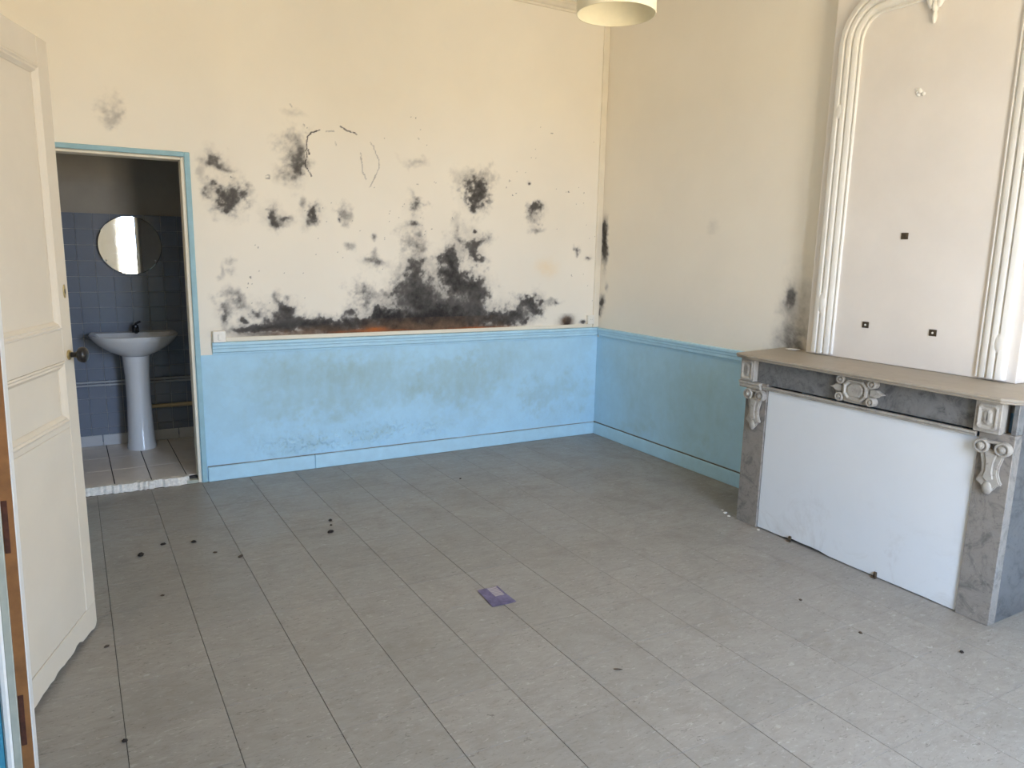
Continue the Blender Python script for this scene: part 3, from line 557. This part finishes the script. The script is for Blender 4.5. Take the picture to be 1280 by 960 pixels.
# knob, rose, key plate
def dl(s, z): return lambda a, b_, h_: dpt(s + a, z + b_, h_)
kn = MB().lathe([(0.010, 0.0), (0.010, 0.022), (0.014, 0.030), (0.026, 0.036), (0.030, 0.046), (0.030, 0.054), (0.024, 0.062), (0.008, 0.066)], dl(0.045, 1.135), 20).build('door_knob', 'black_enamel', smooth=True); under(kn, door); kn['label'] = 'black door knob'
ro = MB().lathe([(0.019, 0.0), (0.019, 0.004), (0.015, 0.008), (0.011, 0.009)], dl(0.045, 1.135), 18).build('knob_rose', 'brass', smooth=True); sub(ro, kn, door)
kp = MB().prism([(0.036 + 0.011 * math.cos(t), 1.372 + 0.026 * math.sin(t)) for t in np.linspace(0, 2 * math.pi, 15)[:-1]], 0.0, 0.003, dpt).build('key_plate', 'brass', bevel=0.001); under(kp, door)
sub(MB().prism([(0.036 + 0.004 * math.cos(t), 1.372 + 0.010 * math.sin(t)) for t in np.linspace(0, 2 * math.pi, 11)[:-1]], 0.0028, 0.0036, dpt).build('keyhole', 'black_enamel'), kp, door)
# hinge-side door frame: bare wood rebate, painted stop, white bead
fr = struct(empty('door_2', (XL, LY1, 0)), 'door frame at the left edge, bare brown rebate with rusty hinge plates', 'door frame')
fx_ = -0.248
under(MB().box(fx_ - 0.031, fx_ - 0.003, LY1, LY1 + 0.078, 0, LZ).build('rebate', 'bare_wood', bevel=0.001), fr)
under(MB().box(fx_ - 0.003, fx_, LY1 + 0.0005, LY1 + 0.078, 0, LZ).build('frame_edge', 'white_paint'), fr)
under(MB().box(fx_ - 0.050, fx_ - 0.031, LY1 - 0.006, LY1 + 0.078, 0, LZ).build('stop', 'grey_paint', bevel=0.002), fr)
under(MB().box(fx_ - 0.069, fx_ - 0.050, LY1 - 0.012, LY1 + 0.078, 0, LZ).build('bead', 'white_paint', bevel=0.005), fr)
under(MB().box(XL - 0.25, fx_ - 0.069, LY1 - 0.004, LY1 + 0.078, 0, LZ).build('reveal_board', 'blue_reveal', bevel=0.002), fr)
under(MB().box(XL - 0.25, fx_, LY0 - 0.078, LY0, 0, LZ).build('frame_post', 'white_paint', bevel=0.003), fr)
under(MB().box(XL - 0.25, fx_, LY0 - 0.078, LY1 + 0.078, LZ, LZ + 0.05).build('frame_head', 'white_paint', bevel=0.003), fr)
for z0, z1 in ((0.134, 0.290), (0.715, 0.865), (1.90, 2.05)):
    hp = MB().box(fx_ - 0.029, fx_ - 0.016, LY1 - 0.0025, LY1 + 0.002, z0, z1).build('hinge_plate', 'rust', bevel=0.001); under(hp, fr); hp['label'] = 'rusty hinge plate'
    sub(MB().lathe([(0.006, z0 + 0.03), (0.006, z1 - 0.03)], lambda a, b_, h_: (fx_ - 0.020 + a, LY1 + 0.062 + b_, h_), 10).build('hinge_pin', 'rust'), hp, fr)
fr.rotation_euler = (0, 0.018, 0)                       # the old frame leans a little into the room

# ------------------------------------------------------------------ washroom: basin, mirror, pipes
bs = tag(empty('washbasin', (0.225, 6.05, FZ)), 'white pedestal washbasin in the dim washroom', 'washbasin')
bx, by = 0.225, YBATH - 0.014
def dring(hw, dep, z, bk=0.0, n_=36):
    out = []
    for k in range(n_):
        t = 2 * math.pi * k / n_; c_, s_ = math.cos(t), math.sin(t)
        x = hw * math.copysign(abs(c_) ** 0.85, c_); q_ = 0.36 + 0.64 * abs(s_) ** 0.85 if s_ < 0 else 0.36 - 0.36 * min(1, s_ * 3.0); y = -bk - (dep - bk) * q_
        out.append((bx + x, by + y, z))
    return out
rs = [dring(0.085, 0.24, 0.735), dring(0.125, 0.300, 0.752), dring(0.185, 0.365, 0.785), dring(0.240, 0.415, 0.826), dring(0.275, 0.448, 0.866), dring(0.290, 0.462, 0.890), dring(0.293, 0.465, 0.899), dring(0.288, 0.460, 0.904),
      dring(0.262, 0.435, 0.9035, 0.115), dring(0.245, 0.415, 0.890, 0.125), dring(0.215, 0.385, 0.850, 0.14), dring(0.160, 0.330, 0.815, 0.16), dring(0.06, 0.27, 0.798, 0.20)]
under(MB().rings(rs).build('bowl', 'ceramic', smooth=True), bs)
def pring(hw, y0, y1, z, n_=24):
    return [(bx + hw * math.cos(2 * math.pi * k / n_), (y0 + y1) / 2 + (y1 - y0) / 2 * math.sin(2 * math.pi * k / n_), z) for k in range(n_)]
under(MB().rings([pring(0.100, 5.885, 6.11, FZ + 0.001), pring(0.100, 5.885, 6.11, FZ + 0.02), pring(0.092, 5.895, 6.10, FZ + 0.05), pring(0.082, 5.90, 6.09, 0.40), pring(0.083, 5.895, 6.09, 0.60), pring(0.092, 5.88, 6.10, 0.745)]).build('pedestal', 'ceramic', smooth=True), bs)
tp = MB().lathe([(0.024, 0.897), (0.024, 0.935), (0.021, 0.955), (0.012, 0.960)], lambda a, b_, h_: (bx + 0.015 + a, by - 0.085 + b_, h_), 16)
tp.tube([(bx + 0.015, by - 0.09, 0.925), (bx + 0.015, by - 0.13, 0.932), (bx + 0.015, by - 0.175, 0.925), (bx + 0.015, by - 0.19, 0.912)], 0.013, 10)
tap = MB(); tap.v, tap.f = tp.v, tp.f; tap = tap.build('tap', 'chrome', smooth=True); under(tap, bs); tap['label'] = 'dark chrome mixer tap'
sub(MB().tube([(bx + 0.015, by - 0.085, 0.958), (bx + 0.022, by - 0.10, 0.972), (bx + 0.045, by - 0.125, 0.985)], 0.008, 8).build('tap_lever', 'chrome', smooth=True), tap, bs)
mi = tag(empty('round_mirror', (0.247, YBATH - 0.026, 1.54)), 'round frameless mirror on the washroom tiles above the basin', 'mirror')
MIRROR_ROT = 4.4
disc = lambda r0: (lambda a, b_, h_: (a, -h_, b_))
mg = MB().lathe([(0.211, 0.0), (0.213, 0.001), (0.213, 0.003), (0.209, 0.005)], disc(0), 64).build('glass', 'mirror_glass', mi)
MB().lathe([(0.05, -0.010), (0.05, 0.0)], disc(0), 16).build('backing', 'grout', mi)
for a in (-0.6, math.pi + 0.6):
    MB().lathe([(0.006, 0.0), (0.006, 0.008), (0.003, 0.010)], lambda p_, q_, h_: (0.197 * math.cos(a) + p_, -h_, 0.197 * math.sin(a) + q_), 10).build('screw_cap', 'plastic_white', mi)
mi.rotation_euler = (math.radians(-0.5), 0, math.radians(MIRROR_ROT))
for z, r_, mt, lb, x0 in ((0.533, 0.008, 'pipe_paint', 'upper of two thin grey water pipes running along the washroom tiles', BX0 + 0.01), (0.509, 0.008, 'pipe_paint', 'lower of two thin grey water pipes running along the washroom tiles', BX0 + 0.01),
                      (0.318, 0.016, 'copper_pipe', 'yellowish drain pipe low on the washroom wall right of the pedestal', 0.30)):
    pt = tag(empty('water_pipe', (x0, YBATH - 0.03, z)), lb, 'pipe', 'washroom pipes')
    under(MB().tube([(x0, YBATH - 0.034, z), (BX1 - 0.01, YBATH - 0.034, z)], r_, 10).build('pipe', mt, smooth=True), pt)
    for xc in ((0.045, 0.42, 0.62) if r_ < 0.01 else (0.46,)):
        under(MB().lathe([(r_ + 0.003, -0.006), (r_ + 0.003, 0.006)], lambda a, b_, h_: (xc + h_, YBATH - 0.034 + a, z + b_), 12).box(xc - 0.004, xc + 0.004, YBATH - 0.034, YBATH - 0.0075, z - 0.006, z + 0.006).build('pipe_clip', mt), pt)

# ------------------------------------------------------------------ fireplace
fp = tag(empty('fireplace', (3.48, 2.21, 0)), 'grey veined marble fireplace surround with carved corbels', 'fireplace')
FX = 3.25
JL0, JL1, JR0, JR1 = 2.785, 2.935, 1.498, 1.640
add = lambda o: under(o, fp)
def front(y, z, a): return (a, y, z)
add(MB().box(FX, FX + 0.055, JL0, JL1, 0, 0.845).build('jamb', 'marble_jamb', bevel=0.002))
add(MB().box(FX, FX + 0.055, JR0, JR1, 0, 0.845).build('jamb', 'marble_jamb', bevel=0.002))
add(MB().box(FX + 0.0555, XR - 0.018, JL1 - 0.03, JL1 - 0.001, 0, 0.9735).build('side_slab', 'marble_grey', bevel=0.002))
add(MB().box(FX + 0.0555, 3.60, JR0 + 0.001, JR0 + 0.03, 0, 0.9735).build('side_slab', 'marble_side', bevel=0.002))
add(MB().box(FX + 0.004, FX + 0.0545, JR0 + 0.0005, JR0 + 0.022, 0.846, 0.9735).build('side_slab', 'marble_grey', bevel=0.002))
fz = add(MB().box(FX + 0.012, FX + 0.050, 1.662, 2.868, 0.840, 0.9735).build('frieze', 'marble_grey', bevel=0.0015))
add(MB().prism([(FX + 0.010, 0.812), (FX - 0.004, 0.812), (FX - 0.004, 0.820), (FX - 0.010, 0.824), (FX - 0.010, 0.834), (FX + 0.010, 0.834)], 1.652, 2.815, lambda x, z, a: (x, a, z)).build('lintel_moulding', 'marble_carved', bevel=0.001))
def block(y0, y1, z0, z1):
    b_ = add(MB().box(FX - 0.022, FX + 0.050, y0, y1, z0, z1).build('corner_block', 'marble_carved', bevel=0.002))
    w, h_ = y1 - y0, z1 - z0; cy, cz = (y0 + y1) / 2, (z0 + z1) / 2
    def oct_(hw, hh, c_=0.012): return [(cy - hw + c_, cz - hh), (cy + hw - c_, cz - hh), (cy + hw, cz - hh + c_), (cy + hw, cz + hh - c_), (cy + hw - c_, cz + hh), (cy - hw + c_, cz + hh), (cy - hw, cz + hh - c_), (cy - hw, cz - hh + c_)]
    xf = FX - 0.022; lv = [(0.040, 0.054, 0.0), (0.040, 0.054, -0.005), (0.035, 0.049, -0.007), (0.030, 0.044, -0.004), (0.025, 0.039, -0.0008), (0.019, 0.033, -0.0008), (0.013, 0.026, -0.005), (0.008, 0.020, -0.006)]
    rs_ = [[(xf + d, y, z) for y, z in oct_(a, c_, 0.010)] for a, c_, d in lv]
    sub(MB().rings(rs_).build('raised_panel', 'marble_carved'), b_, fp)
block(2.872, 2.968, 0.848, 0.9735); block(1.551, 1.658, 0.840, 0.9735)
nk = add(MB().prism([(FX + 0.01, 0.806), (FX - 0.014, 0.806), (FX - 0.020, 0.816), (FX - 0.020, 0.828), (FX - 0.028, 0.834), (FX - 0.028, 0.846), (FX + 0.01, 0.846)], 2.822, 2.972, lambda x, z, a: (x, a, z)).build('necking', 'marble_carved', bevel=0.001))
def corbel(cy, zt):
    """scroll bracket: two volutes above a waisted tongue that ends in a pointed leaf"""
    x0 = FX + 0.001
    tongue = [(0.050, 0.005), (0.044, -0.030), (0.035, -0.065), (0.034, -0.095), (0.043, -0.120), (0.054, -0.138), (0.036, -0.146), (0.022, -0.166), (0.0, -0.192)]
    pts = [(cy + a, zt - 0.045 + b_) for a, b_ in tongue] + [(cy - a, zt - 0.045 + b_) for a, b_ in tongue[-2::-1]]
    c_ = add(MB().prism(pts, x0, x0 - 0.020, front).build('corbel', 'marble_carved', bevel=0.005, seg=2))
    inner = [(0.024, -0.010), (0.015, -0.050), (0.014, -0.090), (0.022, -0.118), (0.0, -0.134)]
    pts = [(cy + a, zt - 0.045 + b_) for a, b_ in inner] + [(cy - a, zt - 0.045 + b_) for a, b_ in inner[-2::-1]]
    sub(MB().prism(pts, x0 - 0.018, x0 - 0.027, front).build('tongue_rib', 'marble_carved', bevel=0.003), c_, fp)
    sub(MB().ell((x0 - 0.016, cy, zt - 0.205), (0.012, 0.022, 0.030)).build('leaf_tip', 'marble_carved', smooth=True), c_, fp)
    for s_ in (-1, 1):
        vy, vz = cy + s_ * 0.042, zt - 0.030
        mb = MB().lathe([(0.031, 0.0), (0.031, 0.026), (0.028, 0.031), (0.023, 0.031), (0.021, 0.024), (0.017, 0.024), (0.015, 0.031), (0.008, 0.033), (0.006, 0.038), (0.002, 0.039)], lambda a, b_, h_: (x0 - h_, vy + a, vz + b_), 20)
        sub(mb.build('volute', 'marble_carved', smooth=True), c_, fp)
    sub(MB().box(x0 - 0.024, x0, cy - 0.045, cy + 0.045, zt - 0.014, zt - 0.002).build('volute_bridge', 'marble_carved', bevel=0.004), c_, fp)
corbel(2.858, 0.806); corbel(1.572, 0.812)
# central cartouche
cy, cz = 2.232, 0.910
ca = add(MB().prism([(cy + a, cz + b_) for a, b_ in ((-.062, -.066), (.062, -.066), (.084, -.030), (.070, 0), (.084, .030), (.062, .062), (-.062, .062), (-.084, .030), (-.070, 0), (-.084, -.030))], FX + 0.013, FX - 0.010, front).build('cartouche', 'marble_carved', bevel=0.004, seg=2))
def o8(hw, hh, c_): return [(cy - hw + c_, cz - hh), (cy + hw - c_, cz - hh), (cy + hw, cz - hh + c_), (cy + hw, cz + hh - c_), (cy + hw - c_, cz + hh), (cy - hw + c_, cz + hh), (cy - hw, cz + hh - c_), (cy - hw, cz - hh + c_)]
sub(MB().rings([[(FX - 0.010 + d, y, z) for y, z in o8(a, b_, c_)] for a, b_, c_, d in ((.064, .050, .024, 0.001), (.064, .050, .024, -.012), (.056, .043, .022, -.014), (.050, .038, .020, -.004), (.044, .033, .018, -.003), (.038, .028, .016, -.010))]).build('plaque', 'marble_carved'), ca, fp)
for sy in (-1, 1):
    for sz in (-1, 1):
        vy, vz = cy + sy * 0.086, cz + sz * 0.044
        sub(MB().lathe([(0.023, -0.02), (0.023, 0.014), (0.020, 0.018), (0.015, 0.018), (0.013, 0.012), (0.010, 0.012), (0.008, 0.018), (0.002, 0.020)], lambda a, b_, h_: (FX - 0.006 - h_, vy + a, vz + b_), 18).build('scroll', 'marble_carved', smooth=True), ca, fp)
    sub(MB().prism([(cy + sy * a, cz + b_) for a, b_ in ((0.075, -0.018), (0.112, -0.020), (0.126, -0.008), (0.152, 0.0), (0.126, 0.010), (0.112, 0.020), (0.075, 0.018))], FX + 0.012, FX - 0.014, front).build('leaf_point', 'marble_carved', bevel=0.005), ca, fp)
# shelf: chamfered corners, moulded edge
out = [(XR - 0.004, 1.470), (3.250, 1.484), (3.200, 1.550), (3.196, 2.890), (3.236, 3.020), (XR - 0.004, 3.085)]
def inset(P, d):
    cxx = sum(q[0] for q in P) / len(P); cyy = sum(q[1] for q in P) / len(P); r = []
    for k in range(len(P)):
        a, b_, c_ = Vector(P[k - 1]), Vector(P[k]), Vector(P[(k + 1) % len(P)])
        n1 = Vector((-(b_ - a).y, (b_ - a).x)).normalized(); n2 = Vector((-(c_ - b_).y, (c_ - b_).x)).normalized()
        if n1.dot(Vector((cxx, cyy)) - b_) < 0: n1 = -n1
        if n2.dot(Vector((cxx, cyy)) - b_) < 0: n2 = -n2
        m_ = (n1 + n2); q = b_ + m_ * (d / max(0.3, 1 + n1.dot(n2))); r.append((min(q.x, XR - 0.004), q.y))
    return r
prof = [(0.014, 0.974), (0.006, 0.976), (0.003, 0.981), (0.007, 0.984), (0.002, 0.987), (0.0, 0.993), (0.004, 0.9985), (0.010, 1.0)]
sh = add(MB().rings([[(x, y, z) for x, y in inset(out, d)] for d, z in prof]).build('mantel_shelf', 'marble_shelf', bevel=0.0008, angle=50)); sh['label'] = 'dusty brown-grey marble shelf'
tag(MB().box(3.60, XR - 0.002, 1.30, JR0 - 0.002, 0, 0.93).build('masonry_plinth', 'white_paint', bevel=0.004), 'white painted masonry stub right of the fireplace', 'masonry')
# white closing board, with two clips at its foot
bd = tag(empty('fireplace_board', (FX + 0.03, 2.21, 0)), 'plain white board closing the marble fireplace opening', 'board')
rr = np.random.RandomState(2)
ys = list(np.linspace(1.643, 2.782, 20)); btm = []
for y in ys:
    z = 0.006 + rr.uniform(-.002, .002)
    if 2.33 < y < 2.55: z += 0.010
    btm.append((y, z))
under(MB().prism(btm + [(2.782, 0.811), (1.643, 0.811)], FX + 0.022, FX + 0.010, front).build('panel', 'board_white', bevel=0.001), bd)
for y in (2.547, 2.033):
    under(MB().box(FX + 0.000, FX + 0.011, y - 0.008, y + 0.008, 0.002, 0.030).box(FX - 0.012, FX + 0.004, y - 0.014, y + 0.014, 0.0005, 0.006).build('clip', 'bronze', bevel=0.002), bd)

# ------------------------------------------------------------------ overmantel panel with moulded frame
tru = tag(empty('overmantel', (3.66, 2.285, 1.0)), 'white overmantel panel in a moulded rounded frame above the mantel shelf', 'overmantel')
TX, TC = 3.642, 2.285
under(MB().box(TX, XR - 0.001, 1.712, 2.862, 1.001, 3.375).build('back_panel', 'panel_paint', bevel=0.003), tru)
def arch_path():
    P = []; hw = 0.462                                # half distance between the moulding centre lines
    for z in (1.012, 1.4, 1.8, 2.2, 2.5, 2.64): P.append((hw, z))
    R_ = 0.165; cxx, czz = hw - R_, 2.68
    for k in range(0, 10): t = math.pi / 2 * k / 9; P.append((cxx + R_ * math.cos(t), czz + R_ * 1.15 * math.sin(t)))
    P += [(0.22, 2.872), (0.15, 2.868), (0.07, 2.872)]
    P.append((0.0, 2.90)); return P + [(-a, z) for a, z in P[-2::-1]]
path = arch_path()
prof = [(-0.068, 0.0), (-0.068, 0.016), (-0.062, 0.024), (-0.050, 0.030), (-0.032, 0.030), (-0.027, 0.014), (-0.022, 0.014), (-0.018, 0.027), (-0.006, 0.031), (0.006, 0.027), (0.010, 0.009), (0.015, 0.008), (0.020, 0.022), (0.034, 0.024), (0.046, 0.018), (0.050, 0.004), (0.055, 0.004), (0.060, 0.014), (0.066, 0.012), (0.068, 0.0)]
rs = []
for i, (a, z) in enumerate(path):
    p0 = path[max(0, i - 1)]; p1 = path[min(len(path) - 1, i + 1)]; t = Vector((p1[0] - p0[0], p1[1] - p0[1])).normalized(); nn = Vector((-t.y, t.x))    # towards the panel
    rs.append([(TX - d, TC + a + nn.x * w, z + nn.y * w) for w, d in prof])
fm = under(MB().rings(rs).build('frame_moulding', 'white_gloss', smooth=True), tru)
# worn patches where the reeding is knocked off
for (y, z, hy, hz) in ((2.772, 2.345, 0.026, 0.040), (2.765, 1.30, 0.030, 0.060), (1.79, 1.18, 0.03, 0.05)):
    sub(MB().ell((TX - 0.020, y, z), (0.014, hy, hz)).build('filler_patch', 'white_paint', smooth=True), fm, tru)
# pendant ornament at the crown
om = MB()
for c_, r_, ro_ in (((TX - .014, 2.292, 2.715), (.014, .010, .034), 0), ((TX - .018, 2.292, 2.762), (.018, .015, .030), 0), ((TX - .018, 2.318, 2.790), (.016, .018, .042), -0.25), ((TX - .018, 2.266, 2.790), (.016, .018, .042), 0.25),
                    ((TX - .022, 2.292, 2.830), (.022, .024, .055), 0), ((TX - .018, 2.345, 2.850), (.016, .020, .050), -0.7), ((TX - .018, 2.239, 2.850), (.016, .020, .050), 0.7), ((TX - .022, 2.292, 2.91), (.022, .05, .05), 0),
                    ((TX - .018, 2.372, 2.90), (.016, .018, .055), -1.1), ((TX - .018, 2.212, 2.90), (.016, .018, .055), 1.1), ((TX - .020, 2.292, 2.98), (.02, .03, .06), 0)):
    om.ell(c_, r_, 12, ro_)
under(om.build('acanthus_ornament', 'white_gloss', smooth=True), tru)
ch = MB()
for k in range(7): ch.ell((TX - 0.002, 2.335 + random.uniform(-.022, .022), 2.378 + random.uniform(-.014, .014)), (0.006, random.uniform(.006, .013), random.uniform(.005, .011)), 8, random.uniform(0, 3))
under(ch.build('plaster_chip', 'white_paint', smooth=True), tru)
for y, z, lb in ((2.325, 1.672, 'small square bronze fixing plate, the uppermost of three on the overmantel'), (2.491, 1.199, 'small square bronze fixing plate low on the overmantel, the left one'), (2.119, 1.194, 'small square bronze fixing plate low on the overmantel, the right one')):
    pl = tag(empty('fixing_plate', (TX, y, z)), lb, 'fixing plate', 'fixing plates on the overmantel'); hs = 0.0165
    MB().box(-0.005, -0.0005, -hs * 1.15, hs * 1.15, -hs, hs).build('plate', 'bronze', pl, bevel=0.001)
    MB().lathe([(0.0055, 0.0045), (0.0055, 0.007), (0.003, 0.0078)], lambda a, b_, h_: (-h_, a, b_), 10).build('screw', 'plastic_white' if z < 1.5 else 'bronze', pl)

# ------------------------------------------------------------------ pendant lamp
LP = (1.767, 2.362, 2.432); RAD = 0.148
lp = tag(empty('pendant_lamp', LP), 'cream drum pendant lampshade hanging from the ceiling', 'pendant lamp')
sh = MB(); prof = [(RAD, 0.0), (RAD, 0.20), (RAD - 0.003, 0.20), (RAD - 0.003, 0.0)]
seg = 64; rs = [[(r_ * math.cos(2 * math.pi * k / seg), r_ * math.sin(2 * math.pi * k / seg), z) for k in range(seg)] for r_, z in prof]
k = seg; sh.add([q for r in rs for q in r], [(a * k + i, a * k + (i + 1) % k, ((a + 1) % 4) * k + (i + 1) % k, ((a + 1) % 4) * k + i) for a in range(4) for i in range(k)])
sh.build('lampshade', 'shade_fabric', lp, smooth=True)
ri = MB()
for a in range(3):
    t = 2 * math.pi * a / 3; ri.tube([(0.022 * math.cos(t), 0.022 * math.sin(t), 0.185), ((RAD - .003) * math.cos(t), (RAD - .003) * math.sin(t), 0.19)], 0.002, 6)
ri.build('shade_spider', 'white_gloss', lp)
MB().lathe([(0.008, 0.24), (0.020, 0.23), (0.021, 0.165), (0.017, 0.15)], lambda a, b_, h_: (a, b_, h_), 18).build('lamp_holder', 'plastic_white', lp, smooth=True)
MB().lathe([(0.013, 0.152), (0.014, 0.140), (0.026, 0.118), (0.029, 0.100), (0.024, 0.082), (0.010, 0.073)], lambda a, b_, h_: (a, b_, h_), 18).build('bulb', 'ceramic', lp, smooth=True)
MB().tube([(0, 0, 0.235), (0, 0, ZC - LP[2] - 0.02)], 0.0035, 8).build('cord', 'cable', lp)
MB().lathe([(0.006, ZC - LP[2] - 0.045), (0.035, ZC - LP[2] - 0.03), (0.05, ZC - LP[2] - 0.001)], lambda a, b_, h_: (a, b_, h_), 24).build('ceiling_rose', 'plastic_white', lp, smooth=True)

# ------------------------------------------------------------------ sockets on the dado rail
s1 = tag(empty('wall_socket', (0.676, YB, 0.935)), 'white wall box standing on the left end of the dado rail', 'socket', 'wall boxes on the dado rail')
under(MB().box(0.638, 0.716, YB - 0.036, YB + 0.001, 0.9335, 1.007).build('housing', 'plastic_white', bevel=0.003), s1)
under(MB().box(0.668, 0.686, YB - 0.041, YB - 0.034, 0.948, 0.988).build('rocker', 'plastic_white', bevel=0.003), s1)
s2 = tag(empty('wall_socket', (3.632, YB, 0.963)), 'small white socket box in the corner where two walls meet', 'socket', 'wall boxes on the dado rail')
under(MB().box(3.596, 3.6635, YB - 0.030, YB + 0.001, 0.9635, 1.038).build('housing', 'plastic_white', bevel=0.003), s2)
ring = under(MB().lathe([(0.026, 0.0), (0.026, 0.003), (0.023, 0.003), (0.022, 0.0005)], lambda a, b_, h_: (3.630 + a, YB - 0.0302 - h_, 1.000 + b_), 24).build('socket_face', 'plastic_white', smooth=True), s2)
for a in (-0.008, 0.008):
    sub(MB().lathe([(0.0025, 0.0), (0.0025, 0.0012)], lambda p_, q_, h_: (3.630 + a + p_, YB - 0.0308 - h_, 1.002 + q_), 8).build('socket_hole', 'grey_paint'), ring, s2)

# ------------------------------------------------------------------ things lying about
lf = MB(); nx = 8; pts = []
corn = [Vector((-0.052, 0.091, 0)), Vector((0.050, 0.086, 0)), Vector((0.055, -0.086, 0)), Vector((-0.062, -0.078, 0))]   # order: far left, far right, near right, near left
for zt in (0.0, 0.0008):
    for i in range(nx + 1):
        for j in range(nx + 1):
            u, v = i / nx, j / nx; q = corn[3] * (1 - u) * (1 - v) + corn[2] * u * (1 - v) + corn[0] * (1 - u) * v + corn[1] * u * v
            pts.append((q.x, q.y, 0.0012 + zt + 0.004 * (u - 0.4) ** 2 + 0.006 * max(0, v - 0.7) ** 2 * 4 + 0.002 * math.sin(5 * u + 3 * v) ** 2))
k = nx + 1; fs = []
for i in range(nx):
    for j in range(nx):
        a = i * k + j; fs += [(a, a + 1, a + k + 1, a + k), (a + k * k, a + k + k * k, a + k + 1 + k * k, a + 1 + k * k)]
for i in range(nx):
    for a, c_ in ((i * k, (i + 1) * k), (i * k + nx, (i + 1) * k + nx), (i, i + 1), (nx * k + i, nx * k + i + 1)): fs.append((a, c_, c_ + k * k, a + k * k))
lo_ = lf.add(pts, fs).build('leaflet', 'leaflet_print', smooth=True); lo_.location = (1.493, 2.709, 0)
tag(lo_, 'crumpled violet leaflet lying on the middle of the vinyl floor', 'leaflet')
def crumb(name, x, y, sx, sy, sz, mat, seed):
    r = random.Random(seed); mb = MB(); rs_ = []
    for a in range(1, 5):
        ph = math.pi * a / 5; rs_.append([(sx * math.sin(ph) * math.cos(t) * r.uniform(.7, 1.25), sy * math.sin(ph) * math.sin(t) * r.uniform(.7, 1.25), max(0.0, sz * 0.7 + sz * math.cos(ph) * r.uniform(.7, 1.2))) for t in np.linspace(0, 2 * math.pi, 9)[:-1]])
    o = mb.rings(rs_[::-1]).build(name, mat); o.location = (x, y, 0.0003); o.rotation_euler = (0, 0, r.uniform(0, 3)); return o
CR = [(0.105, 3.923, .016, .014, .010, 0, 'largest round black crumb on the floor before the washroom door'), (0.215, 4.027, .016, .009, .006, 0, 'flat dark crumb just right of the largest round crumb'),
      (0.359, 3.991, .014, .010, .007, 0, 'dark crumb on the tile joint right of the washroom door'), (0.440, 3.798, .011, .008, .004, 1, 'pale brown flake between the dark crumbs near the washroom'),
      (0.546, 3.688, .018, .008, .006, 1, 'long brown crumb on the floor below the blue door frame'), (1.087, 3.979, .013, .010, .006, 0, 'farther small black crumb of the trio in mid floor'),
      (1.070, 3.905, .009, .007, .005, 0, 'smallest black crumb of the trio in mid floor'), (1.040, 3.805, .019, .013, .008, 0, 'nearest and widest black crumb of the trio in mid floor'),
      (0.165, 3.404, .009, .006, .004, 1, 'lone brown crumb midway between the door edge and the washroom'), (-0.060, 3.037, .010, .006, .005, 1, 'brown splinter under the free corner of the open door'),
      (-0.020, 2.385, .008, .008, .005, 0, 'small black crumb on the floor close to the left door frame'), (2.10, 4.36, .008, .006, .004, 0, 'tiny dark crumb on the far floor in front of the back wall'),
      (1.62, 1.98, .020, .004, .003, 1, 'thin dark splinter on the near floor tiles'), (2.70, 1.72, .010, .006, .004, 1, 'dark crumb on the floor in front of the white board'),
      (2.93, 1.43, .012, .008, .004, 0, 'dark crumb by the foot of the right marble jamb'), (2.72, 2.04, .008, .007, .004, 1, 'little brown crumb near the middle of the white board')]
for k, (x, y, sx, sy, sz, mt, lb) in enumerate(CR):
    tag(crumb('debris_crumb', x, y, sx, sy, sz, 'brown_debris' if mt else 'dark_debris', 100 + k), lb, 'debris', 'crumbs on the floor')
r5 = random.Random(5)
for k, (x, y, s_, lb) in enumerate(((3.262, 3.035, .016, 'chip of white plaster at the foot of the left marble jamb, largest'), (3.240, 2.985, .011, 'small white plaster chip touching the left marble jamb'), (3.285, 3.080, .008, 'tiny white plaster chip farthest from the left marble jamb'), (3.228, 2.745, .012, 'white plaster chip below the left end of the white board'))):
    tag(crumb('plaster_chip', x, y, s_, s_ * 0.7, s_ * 0.35, 'plaster_bits', 300 + k), lb, 'debris', 'plaster chips by the fireplace')
rb = crumb('plaster_lump', 3.655, 2.965, 0.045, 0.035, 0.006, 'plaster_bits', 41); rb.location.z = 1.0003
tag(rb, 'flat lump of plaster rubble on the left end of the mantel shelf', 'debris')
